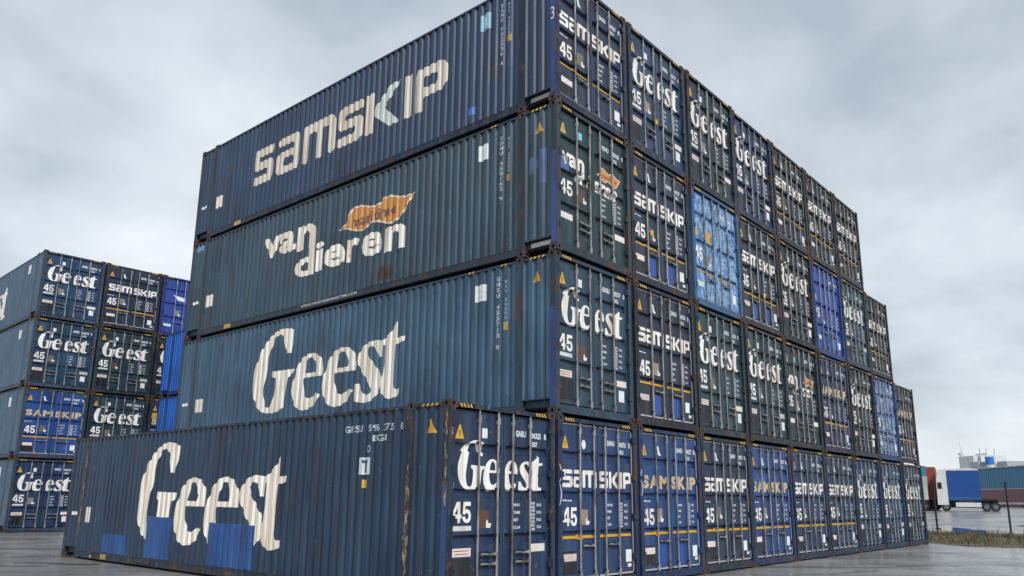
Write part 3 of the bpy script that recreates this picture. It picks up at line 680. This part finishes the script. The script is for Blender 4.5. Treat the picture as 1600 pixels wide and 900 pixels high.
# third level wall
t, wl, fr, dl, dr = built[(2, 1)]
S_('lettering', [side_text('va', 9.82, 8.34, 1.68, 2.26, .035), side_text('n', 8.26, 7.50, 1.605, 2.26, .035), side_text('d', 8.29, 7.50, .90, 1.60, .035), side_text('i', 7.42, 7.14, .93, 1.68, .03), side_text('e', 7.08, 6.28, .92, 1.48, .035), side_text('r', 6.18, 5.72, .92, 1.48, .035), side_text('e', 5.68, 4.92, .92, 1.48, .035), side_text('n', 4.86, 4.14, .90, 1.48, .035)], wl, CREAM, mat=LETTER)
fb = (-6.50, -3.94, 1.58, 2.22)
S_('flag_border', [flag(fb, 13)], wl, (.72, .6, .5), mat=LETTER); S_('flag', [flag(fb)], wl, (.58, .26, .06), mat=LETTER, proud=.0045)
S_('lettering', [text_in('maritime', (-6.06, -4.48, 1.74, 2.0), .012)], wl, (.10, .05, .07), proud=.0065)
S_('lettering', [text_in('WWW.VANDIERENMARITIME.COM', (-7.9, -5.72, .10, .165), .012)], fr, (.6, .62, .62), 'rail', DECAL, .0)
S_('rust_stain', [ragged(5.15, 4.42, .26, .60, 8, 11, .5)], wl, None, 'side', mk_simple('bare_patch', (.05, .034, .027), .8, .4), .003)
vertical_code(wl, 1.38, 'VDMU 450162 9', 2.62, 1.25, (.45, .5, .52)); vertical_code(wl, 1.18, 'MAX 34000', 2.55, 1.8, (.36, .4, .4), .05); S_('sticker', [srect(1.24, 1.15, 1.62, 1.76)], wl, (.32, .2, .06))
S_('sticker', [srect(2.0, 1.75, 2.24, 2.58)], wl, (.66, .72, .74)); S_('sticker', [srect(13.40, 13.14, 1.02, 1.10)], wl, (.74, .72, .68)); S_('sticker', [srect(12.64, 12.32, .84, 1.18)], wl, (.7, .64, .58))
S_('warning_triangle', [tri(-.54, -.32, 2.40, 2.62)], wl, (.5, .27, .04)); link('hazard_stripes', HAZ_S, fr)
S_('paint_patch', [srect(.70, .55, 1.60, 1.92), srect(.40, .26, 1.35, 2.04), srect(.52, .44, 1.7, 1.86)], wl, (.07, .13, .30), mat=PAINT); S_('paint_patch', [srect(.128, .004, .14, 1.92)], fr, (.035, .06, .19), 'rail', PAINT)
S_('paint_mark', [srect(11.5, 11.15, .06, .175)], fr, (.5, .33, .06), 'rail', DECAL, .0); link('hazard_stripes', HAZ_RAIL, fr, None, (0, 1.5, 0))
S_('paint_patch', [srect(.66, .2, .15, .235)], fr, (.6, .58, .55), 'rail', DECAL, -.072)
S_('sticker', [srect(13.50, 13.1, 2.64, 2.8)], wl, (.1, .25, .42))
S_('paint_patch', [rect(.17, .45, 1.64, 1.95)], dl, (.045, .09, .26), 'door', PAINT)
# top level wall
t, wl, fr, dl, dr = built[(3, 1)]
S_('lettering', [square_letter('s', (-10.66, -9.66, 1.02, 2.06)), square_letter('a', (-9.52, -8.46, 1.02, 2.06)), square_letter('m', (-8.30, -6.94, 1.01, 2.06)), square_letter('s', (-6.82, -5.86, 1.02, 2.06)), square_letter('k', (-5.74, -5.48, 1.02, 2.06)), square_letter('I', (-4.36, -4.10, 1.0, 2.05)), square_letter('P', (-4.02, -2.98, 1.0, 2.05))], wl, (.62, .57, .5), mat=LETTER)
S_('lettering', [square_letter('<', (-5.46, -4.50, 1.02, 2.06))], wl, (.56, .64, .61), mat=LETTER)
vertical_code(wl, 1.39, 'SANU 732036 4', 2.64, 1.21, (.45, .5, .56)); vertical_code(wl, 1.20, 'MAX 34000', 2.58, 1.86, (.4, .42, .44), .05); S_('sticker', [srect(1.26, 1.14, 1.68, 1.84)], wl, (.45, .3, .06))
S_('sticker', [srect(2.0, 1.73, 2.22, 2.6)], wl, (.2, .42, .52)); S_('sticker_print', [srect(1.92, 1.82, 2.3, 2.5)], wl, (.5, .66, .72), proud=.0045)
S_('sticker', [srect(2.34, 2.12, .40, .56)], wl, (.04, .16, .5)); S_('sticker', [srect(13.45, 13.16, 1.02, 1.10)], wl, (.74, .7, .66)); S_('sticker', [srect(12.60, 12.30, .86, 1.22)], wl, (.72, .64, .58))
S_('paint_patch', [srect(.128, .004, .14, 2.7)], fr, (.04, .06, .24), 'rail', PAINT); S_('chalk_mark', [side_text('3', .115, .03, 1.70, 1.97, -.0)], fr, (.7, .7, .74), 'rail', DECAL, .005)
S_('paint_mark', [srect(11.45, 11.1, .06, .175)], fr, (.5, .33, .06), 'rail', DECAL, .0); S_('paint_patch', [srect(.66, .2, .15, .235)], fr, (.4, .39, .37), 'rail', DECAL, -.072)
# chalk curves on the second ground-level container's edge
t, wl, fr, dl, dr = built[(0, 1)]
S_('chalk_mark', [text_in(')', (.03, .10, 1.80, 2.1), 0), text_in(')', (.03, .10, 1.42, 1.78), 0)], fr, (.55, .55, .62), 'post', DECAL)
t, wl, fr, dl, dr = built[(0, 2)]
S_('chalk_mark', [text_in(')', (.03, .10, 1.60, 1.9), 0), text_in('(', (.03, .10, 1.95, 2.1), 0)], fr, (.55, .55, .62), 'post', DECAL)
# yellow tie tags hanging on two bars
TAG = MB(); TAG.box(-.05, .05, 0, .02, -.06, .06); TAG_ME = TAG.mesh('seal_tag', [HAZY])
for key, x, z in (((3, 2), 1.12, .98), ((2, 2), .80, 1.2), ((2, 4), 1.4, .98)): link('seal_tag', TAG_ME, built[key][3], None, (x, .0, z))

# ------------------------------------------------------------------ far left stack and the blue pair behind
TH = -0.0369; BX, BY = 0.4875, 28.183
FAR = [
 (0, 0, 'serif', (.010, .03, .085), 'navy', 'first'), (1, 0, 'gold', (.015, .056, .22), 'blue', 'first'), (2, 0, 'serif', (.014, .045, .09), 'navy', 'first'), (3, 0, 'serif', (.014, .046, .11), 'navy', 'first'),
 (0, 1, 'serif', (.014, .034, .06), 'dark navy', 'second'), (1, 1, 'serif', (.016, .04, .06), 'dark teal', 'second'), (2, 1, 'serif', (.014, .036, .055), 'dark navy', 'second'), (3, 1, 'round', (.015, .026, .055), 'dark navy', 'second'),
 (0, 2, 'gold', (.015, .03, .1), 'navy', 'third'), (1, 2, 'gold', (.014, .03, .09), 'navy', 'third'), (2, 2, 'serif', (.014, .03, .06), 'dark navy', 'third'), (3, 2, 'plain', (.014, .045, .24), 'royal blue', 'third'),
]
for lv, c, kind, col, cname, o_ in FAR:
    if c == 2 and lv == 0: pass
    x = BX+.035+c*P*math.cos(TH); y = BY+c*P*math.sin(TH)
    label = f'{cname} container with {LET[kind]}, {o_} from left, {LEV[lv]} of far left stack'
    sc = (.055, .10, .165) if c == 0 else None  # faded side paint, lightened further in colour for the glancing sky reflection
    t, wl, fr, dl, dr = build_container(label, (x, y, lv*H+.004), TH, 'containers in the far left stack', col, kind, side_col=sc, num={'serif': 2, 'gold': 3, 'round': 5, 'plain': 3}[kind], far=False, opts=('bare',) if kind == 'plain' else ())
    if c == 0:
        if lv == 3: S_('lettering', serif_side(.75), wl, (.7, .7, .66), mat=LETTER)
        S_('sticker', [srect(1.98, 1.70, 2.2, 2.6)], wl, (.55, .6, .62)); S_('warning_triangle', [tri(-.54, -.34, 2.42, 2.64)], wl, (.5, .3, .05))
    if (lv, c) == (3, 2):
        S_('sticker', [poly_shape([[(.55, 2.06), (1.15, 1.98), (1.15, 1.80), (.8, 1.82)]])], dl, (.7, .74, .76), 'door'); S_('sticker', [rect(1.27, 1.95, 1.80, 1.96)], dr, (.12, .42, .2), 'door')
    if (lv, c) == (1, 2): S_('sticker', [rect(.15, .5, 2.0, 2.3)], dl, (.5, .34, .05), 'door', DECAL, .0045)
for lv, col in ((0, (.012, .085, .38)), (1, (.012, .095, .42)), (2, (.012, .10, .44))):
    label = ['bright blue ribbed container at the bottom between the two stacks', 'bright blue ribbed container in the gap between the stacks, lower one in view', 'bright blue ribbed container in the gap between the stacks, topmost of its pile'][lv]
    build_container(label, (5.83, 13.82, lv*H+.004), 0, 'bright blue containers between the stacks', col, 'plain', num=5, frame_col=(.012, .05, .22))

# ------------------------------------------------------------------ ground, verge, puddle
def gz(x): return 0.0 if x < 23 else (min((x-23)*.0165, .86) if x < 75 else .86+min((x-75)*.003, .14))
b = MB(); xs = [-1500, -60, 0, 23, 30, 40, 55, 75.1, 122, 400, 3000]
for xa, xb in zip(xs, xs[1:]): b.quad((xa, -2500, gz(xa)), (xb, -2500, gz(xb)), (xb, 2500, gz(xb)), (xa, 2500, gz(xa)))
structure('ground', b.mesh('ground', [GROUND]))
def blob(cx, cy, rx, ry, rot, n, seed, z):
    rn = random.Random(seed); ph = [rn.uniform(0, 6.28) for _ in range(4)]; pts = []
    for i in range(n):
        t = 2*math.pi*i/n; k = 1+.18*math.sin(2*t+ph[0])+.14*math.sin(3*t+ph[1])+.1*math.sin(5*t+ph[2])+.06*math.sin(9*t+ph[3])
        x, y = rx*k*math.cos(t), ry*k*math.sin(t)
        X, Y = cx+x*math.cos(rot)-y*math.sin(rot), cy+x*math.sin(rot)+y*math.cos(rot)
        pts.append((X, Y, gz(X)+z))
    return pts
def puddle(*a):
    b = MB(); p = blob(*a); c = (sum(q[0] for q in p)/len(p), sum(q[1] for q in p)/len(p)); cz = gz(c[0])+a[-1]
    for i in range(len(p)): b.poly([(c[0], c[1], cz), p[i], p[(i+1) % len(p)]])
    structure('puddle', b.mesh('puddle', [WATER]))
puddle(34.5, 1.2, 2.6, 1.2, R(20), 40, 4, .012)
puddle(43, -2.5, 3.5, 2.2, R(10), 40, 9, .012)
puddle(2.2, -6.7, .9, .16, R(-30), 36, 2, .004); puddle(9.2, -6.2, 1.0, .14, R(-48), 36, 3, .004); puddle(-6.2, 12.2, 1.1, .2, R(-50), 36, 7, .004); puddle(-4.6, 17.5, 1.2, .3, R(-45), 36, 12, .004)
STAIN = mk_simple('oil_stain', (.03, .029, .027), .35, .4, 0, 3, False)
def stain(*a):
    b = MB(); p = blob(*a); c = (a[0], a[1], gz(a[0])+a[-1])
    for i in range(len(p)): b.poly([c, p[i], p[(i+1) % len(p)]])
    structure('oil_stain', b.mesh('oil_stain', [STAIN]))
stain(11.4, -2.7, .45, .07, R(-49), 30, 21, .004); stain(11.0, -2.35, .25, .05, R(-49), 24, 22, .004); stain(11.9, -3.3, .2, .04, R(-49), 24, 23, .004)
stain(-3.2, 11.0, .7, .10, R(-49), 30, 24, .004); stain(-3.6, 11.9, .5, .08, R(-49), 30, 25, .004); stain(-4.2, 11.3, .6, .07, R(-45), 30, 26, .004); stain(-3.9, 15.5, .8, .12, R(-49), 30, 27, .004)
def mk_soil():
    m, nt, b = new_mat('verge_soil'); v = coords(nt, shuffle=False); n = noise(nt, v, 1.5, 6, .65)
    nt.links.new(mix(nt, ramp(nt, n, [(.38, 0.0), (.62, 1.0)]), (.05, .06, .028), (.12, .09, .06)), b.inputs['Base Color']); b.inputs['Roughness'].default_value = .9
    bump(nt, b, n, .6, .05); return m
def near_edge(y): return 23.3+.5*math.sin(y*.7)+.3*math.sin(y*1.9+1)+(-.25*(y+.5) if y > -.5 else .12*(y+.5))
def far_edge(y): return 30.0+.6*math.sin(y*.5+2)
b = MB(); ys = [-40+i*.5 for i in range(200)]
for ya, yb in zip(ys, ys[1:]):
    for k in range(8):
        def pt(y, s):
            x = near_edge(y)+(far_edge(y)-near_edge(y))*s/8; return (x, y, gz(x)+.01+.10*math.sin(math.pi*s/8)+.015*math.sin(x*5+y*7))
        b.quad(pt(ya, k), pt(ya, k+1), pt(yb, k+1), pt(yb, k))
structure('verge', b.mesh('verge', [mk_soil()]))
def mk_grass():
    m, nt, b = new_mat('dry_grass'); v = coords(nt, shuffle=False); n = noise(nt, v, .9, 4, .6); n2 = noise(nt, v, 14.0, 2)
    c = mix(nt, ramp(nt, n, [(.40, 0.0), (.58, 1.0)]), (.045, .07, .018), (.12, .08, .04)); c = mix(nt, ramp(nt, n2, [(.4, 0.0), (.7, .5)]), c, (.16, .14, .075))
    nt.links.new(c, b.inputs['Base Color']); b.inputs['Roughness'].default_value = .8; return m
b = MB(); rn = random.Random(5)
for _ in range(14000):
    y = rn.uniform(-12, 6); s = rn.random()**.8; x = near_edge(y)+(far_edge(y)-near_edge(y))*s
    cl = .5+.5*math.sin(x*1.7+math.sin(y*1.3)*2)*math.sin(y*1.1+x*.4)
    if rn.random() > .15+.8*cl: continue
    z = gz(x)+.02+.08*math.sin(math.pi*s); h = rn.uniform(.04, .13)*(1+1.2*cl)+(.22 if rn.random() < .03 else 0); a = rn.uniform(0, 6.28); w = rn.uniform(.008, .02); lx, ly = rn.gauss(0, .09), rn.gauss(0, .09)
    ca, sa = math.cos(a)*w, math.sin(a)*w
    i = len(b.v); b.v += [(x-ca, y-sa, z), (x+ca, y+sa, z), (x+lx*.5+ca*.6, y+ly*.5+sa*.6, z+h*.6), (x+lx*.5-ca*.6, y+ly*.5-sa*.6, z+h*.6), (x+lx*1.3, y+ly*1.3, z+h)]
    b.f += [(i, i+1, i+2, i+3), (i+3, i+2, i+4)]; b.m += [0, 0]
g = structure('grass', b.mesh('grass', [mk_grass()]), 'stuff'); g['label'] = 'rough brown and green grass on the verge beside the yard'; g['category'] = 'grass'

# ------------------------------------------------------------------ fence posts
DARKM = mk_simple('dark_post_paint', (.022, .022, .024), .6)
for x, y, lab in ((29.0, 1.0, 'thin dark metal fence post nearest the end of the big stack'), (29.1, -1.8, 'thin dark metal fence post standing in front of the maroon warehouse wall')):
    t = thing('fence_post', lab, 'fence post', (x, y, gz(x)+.05), 0, 'posts on the verge')
    b = MB(); b.box(-.035, .035, -.035, .035, 0, 2.25); b.box(-.05, .05, -.05, .05, 0, .05); link('pole', b.mesh('pole', [DARKM]), t)
    b = MB(); b.box(-.045, .045, -.045, .045, 2.25, 2.28); link('cap', b.mesh('cap', [DARKM]), t)
    for z in (.7, 1.4, 2.1):
        b = MB(); b.tube((-.05, -.04, z), (-.05, .04, z), .012, 6); link('wire_eye', b.mesh('wire_eye', [DARKM]), t)

# ------------------------------------------------------------------ lorries in the far yard
def mk_col(name, c, rough=.45, var=.12): return mk_simple(name, c, rough, var, 0, 1.5)
WHT = mk_col('white_truck_paint', (.62, .64, .64)); BLU = mk_col('blue_tarpaulin', (.005, .06, .25), .5); ORG = mk_col('red_oxide_paint', (.28, .055, .03)); PBL = mk_col('pale_blue_paint', (.06, .17, .3)); CHS = mk_simple('chassis_black', (.012, .012, .014), .6); REDL = mk_simple('red_lamp', (.25, .015, .02), .4); GLS = mk_simple('dark_glass', (.02, .025, .03), .15); RIM = mk_simple('wheel_rim', (.14, .14, .14), .4)
AX = -yaw; VX = R(-78.5)
def wheel(parent, x, y, rad=.5, w=.3):
    b = MB(); b.tube((x, y-w/2, rad), (x, y+w/2, rad), rad, 20); o = link('wheel', b.mesh('wheel', [BLACK]), parent)
    b = MB(); b.tube((x, y-w/2-.012, rad), (x, y-w/2+.1, rad), rad*.55, 14); link('rim', b.mesh('rim', [RIM]), o)
def rbox(b, x0, x1, y0, y1, z0, z1, m=0): b.box(x0, x1, y0, y1, z0, z1, m)
# white cab with blue curtain body; local x runs to the right in the picture, local y away
t = thing('box_lorry', 'blue curtain-sided lorry with white cab and white side skirt parked in the far yard', 'lorry', (73.45, 10.06, gz(73.5)), VX)
b = MB(); b.poly([(-.95, -1.2, .55), (-.05, -1.2, .55), (-.05, -1.2, 3.85), (-.7, -1.2, 3.75), (-.92, -1.2, 2.9)]); b.poly([(-.95, 1.2, .55), (-.92, 1.2, 2.9), (-.7, 1.2, 3.75), (-.05, 1.2, 3.85), (-.05, 1.2, .55)])
pr = [(-.05, .55), (-.95, .55), (-.92, 2.9), (-.7, 3.75), (-.05, 3.85), (-.05, .55)]
for (xa, za), (xb, zb) in zip(pr, pr[1:]): b.quad((xa, -1.2, za), (xb, -1.2, zb), (xb, 1.2, zb), (xa, 1.2, za))
cab = link('cab', b.mesh('cab', [WHT]), t)
b = MB(); b.quad((-.85, -1.205, 2.0), (-.5, -1.205, 2.0), (-.5, -1.205, 2.6), (-.85, -1.205, 2.6)); link('side_window', b.mesh('side_window', [GLS]), cab)
b = MB(); b.box(-1.0, -.93, -1.42, -1.24, 2.0, 2.6); link('mirror', b.mesh('mirror', [CHS]), cab)
b = MB(); b.box(.02, 2.62, -1.25, 1.25, .95, 3.68); 
body = link('cargo_body', b.mesh('cargo_body', [BLU]), t)
b = MB(); pr = [(.0, 3.68), (.02, 3.80), (1.8, 3.92), (2.55, 3.76), (2.64, 3.68)]
for (xa, za), (xb, zb) in zip(pr, pr[1:]): b.quad((xa, -1.27, za), (xb, -1.27, zb), (xb, 1.27, zb), (xa, 1.27, za))
b.poly([(x, -1.27, z) for x, z in pr][::-1]); b.poly([(x, 1.27, z) for x, z in pr]); link('roof', b.mesh('roof', [WHT]), body)
b = MB(); b.box(.05, 2.6, -1.262, -1.25, 1.15, 1.22); link('tie_rail', b.mesh('tie_rail', [PBL]), body)
b = MB(); b.box(.5, 2.55, -1.22, -1.12, .38, .78); link('side_skirt', b.mesh('side_skirt', [WHT]), t)
b = MB(); b.box(-.9, 3.9, -.7, .7, .3, .94); b.box(2.7, 3.9, -1.1, 1.1, .94, 1.1); link('chassis', b.mesh('chassis', [CHS]), t)
b = MB(); b.box(.8, 2.0, -1.2, -1.1, .86, 1.0); link('tail_lamp', b.mesh('tail_lamp', [REDL]), t)
for x in (-.3, 2.95, 3.65): wheel(t, x, -1.0, .4); wheel(t, x, 1.0, .4)
# red box trailer and white box trailer with pale blue top
t = thing('box_trailer', 'rust red box trailer parked behind the white lorry cab', 'trailer', (75.2, 12.2, gz(74)), VX)
b = MB(); b.box(-.7, .75, -1.25, 5, 1.0, 4.1); link('cargo_body', b.mesh('cargo_body', [ORG]), t); b = MB(); b.box(-.65, .7, -1.2, 4.9, .6, .998); link('chassis', b.mesh('chassis', [CHS]), t)
for y in (-.7, 3): wheel(t, -.2, y); wheel(t, .45, y)
t = thing('box_trailer', 'grubby white box trailer with pale blue top beside the end of big stack', 'trailer', (73.4, 12.0, gz(73)), VX)
b = MB(); b.box(-1.9, .2, -1.25, 5, 1.0, 3.2); body = link('cargo_body', b.mesh('cargo_body', [mk_col('grubby_white', (.42, .44, .42), .5, .3)]), t)
b = MB(); b.box(-1.9, .2, -1.25, 5, 3.203, 4.15); link('upper_panel', b.mesh('upper_panel', [PBL]), body); b = MB(); b.box(-1.85, .15, -1.2, 4.9, .7, 1.0); link('chassis', b.mesh('chassis', [CHS]), t)
for y in (-.7, 3): wheel(t, -1.2, y); wheel(t, -.2, y)
# ------------------------------------------------------------------ warehouse, barrier and the works beyond
def mk_clad(name, c):
    m, nt, b = new_mat(name); v = coords(nt, shuffle=False)
    n = noise(nt, v, .25, 4); w = noise(nt, v, 1.0, 2, .5, (3, 3, .05))
    nt.links.new(mix(nt, ramp(nt, w, [(.35, 0.0), (.65, 1.0)]), [k*.86 for k in c], [k*1.12 for k in c]), b.inputs['Base Color']); b.inputs['Roughness'].default_value = .45; return m
TEAL = mk_clad('teal_cladding', (.025, .15, .27)); MAROON = mk_clad('maroon_cladding', (.15, .055, .08)); TRIMW = mk_simple('pale_trim', (.5, .52, .52), .5)
A0, A1 = Vector((150.5, 27.0, 0)), Vector((106.0, -9.0, 0)); dv = (A1-A0); LW = dv.length; ang = math.atan2(dv.y, dv.x)
t = thing('warehouse', 'long warehouse with teal upper cladding and maroon lower wall beyond the yard', 'building', (A0.x, A0.y, .9), ang)
b = MB(); n = 90
for k in range(n):                                      # upper cladding with shallow ribs
    a, c = LW*k/n, LW*(k+1)/n; m_ = (a+c)/2
    b.quad((a, 0, 2.95), (m_, -.05, 2.95), (m_, -.05, 6.3), (a, 0, 6.3)); b.quad((m_, -.05, 2.95), (c, 0, 2.95), (c, 0, 6.3), (m_, -.05, 6.3))
b.quad((0, 40, 0), (0, 0, 0), (0, 0, 6.3), (0, 40, 6.3)); b.quad((LW, 0, 0), (LW, 40, 0), (LW, 40, 6.3), (LW, 0, 6.3)); b.quad((LW, 40, 0), (0, 40, 0), (0, 40, 6.3), (LW, 40, 6.3))
link('upper_wall', b.mesh('upper_wall', [TEAL]), t)
b = MB(); b.box(0, LW, -.02, .3, 0, 2.90); lw = link('lower_wall', b.mesh('lower_wall', [MAROON]), t)
b = MB(); b.box(0, LW, -.09, .05, 2.90, 2.98); link('trim', b.mesh('trim', [TRIMW]), t); b = MB(); b.box(-.2, LW+.2, -.25, 40.2, 6.3, 6.45); link('roof', b.mesh('roof', [TRIMW]), t)
b = MB(); b.tube((LW-9.3, -.12, 1.85), (LW-9.3, -.02, 1.85), .32, 14); link('wall_lamp', b.mesh('wall_lamp', [TRIMW]), lw)
t = thing('guard_rail', 'pale steel guard rail running along the foot of the maroon wall', 'guard rail', (A0.x, A0.y, .9), ang)
b = MB(); b.box(0, LW, -2.6, -2.5, .55, .85); link('rail', b.mesh('rail', [mk_simple('galvanised_rail', (.4, .42, .46), .4)]), t)
for k in range(12):
    b = MB(); b.box(LW*(k+.5)/12-.07, LW*(k+.5)/12+.07, -2.5, -2.35, 0, .8); link('post', b.mesh('post', [DARKM]), t)
CONC = mk_clad('pale_concrete', (.58, .60, .60)); CONG = mk_clad('grey_panel', (.34, .37, .40)); BLT = mk_simple('blue_tank_paint', (.02, .16, .5), .5)
t = thing('factory', 'pale concrete works tower with grey wings rising beyond the warehouse roof', 'building', (482, 76, 0), -math.atan2(.653, .757)+.0)
t.rotation_euler = (0, 0, AX)
# local x to the right in the picture (about 0.31 m per photo pixel there)
def fb_(name, x0, x1, y0, y1, z0, z1, mat, parent=None): b = MB(); b.box(x0, x1, y0, y1, z0, z1); return link(name, b.mesh(name, [mat]), parent or t)
K = .333
def px(x): return (x-1550)*K
main = fb_('tower', px(1532), px(1573), 0, 20, 0, 27.2, CONC)
fb_('roof_house', px(1548), px(1566), 4, 14, 27.2, 28.6, CONC, main); fb_('upper_block', px(1523), px(1532), 2, 16, 0, 27.0, CONC)
w1 = fb_('wing', px(1512), px(1540), -8, -.1, 0, 23.2, CONG); w2 = fb_('wing', px(1558), px(1587), -8, -.1, 0, 23.8, CONG)
for i in range(4): fb_('window', px(1514+i*6.5), px(1517+i*6.5), -8.05, -7.9, 18.5+(i % 2), 20.5+(i % 2), TRIMW, w1)
for i in range(4): fb_('window', px(1561+i*6.5), px(1563+i*6.5), -8.05, -7.9, 19, 21.5, TRIMW, w2)
b = MB(); b.tube((px(1524), -12, 21.6), (px(1524), -12, 25.6), 2.1, 16); b.tube((px(1524), -12, 0), (px(1524), -12, 21.6), 1.9, 16, 1); link('tank', b.mesh('tank', [BLT, CONC]), t)
for x in (1538, 1549, 1562): b = MB(); b.tube((px(x), 4, 27.0), (px(x), 4, 31), .22, 6); link('mast', b.mesh('mast', [CONG]), t)
t = thing('wind_turbine', 'thin pale wind turbine standing far off left of the works tower', 'wind turbine', (577.6, 110.2, 0), AX)
b = MB(); b.tube((0, 0, 0), (0, 0, 33), .5, 10, 0, .25); link('tower', b.mesh('tower', [CONC]), t); b = MB(); b.box(-.7, .7, -1.2, 1.6, 32.6, 34); nac = link('nacelle', b.mesh('nacelle', [CONC]), t)
for k in range(3):
    a = R(95+120*k); b = MB(); b.tube((0, -1.5, 33.3), (11*math.cos(a), -1.5, 33.3+11*math.sin(a)), .28, 6, 0, .08); link('blade', b.mesh('blade', [CONC]), nac)
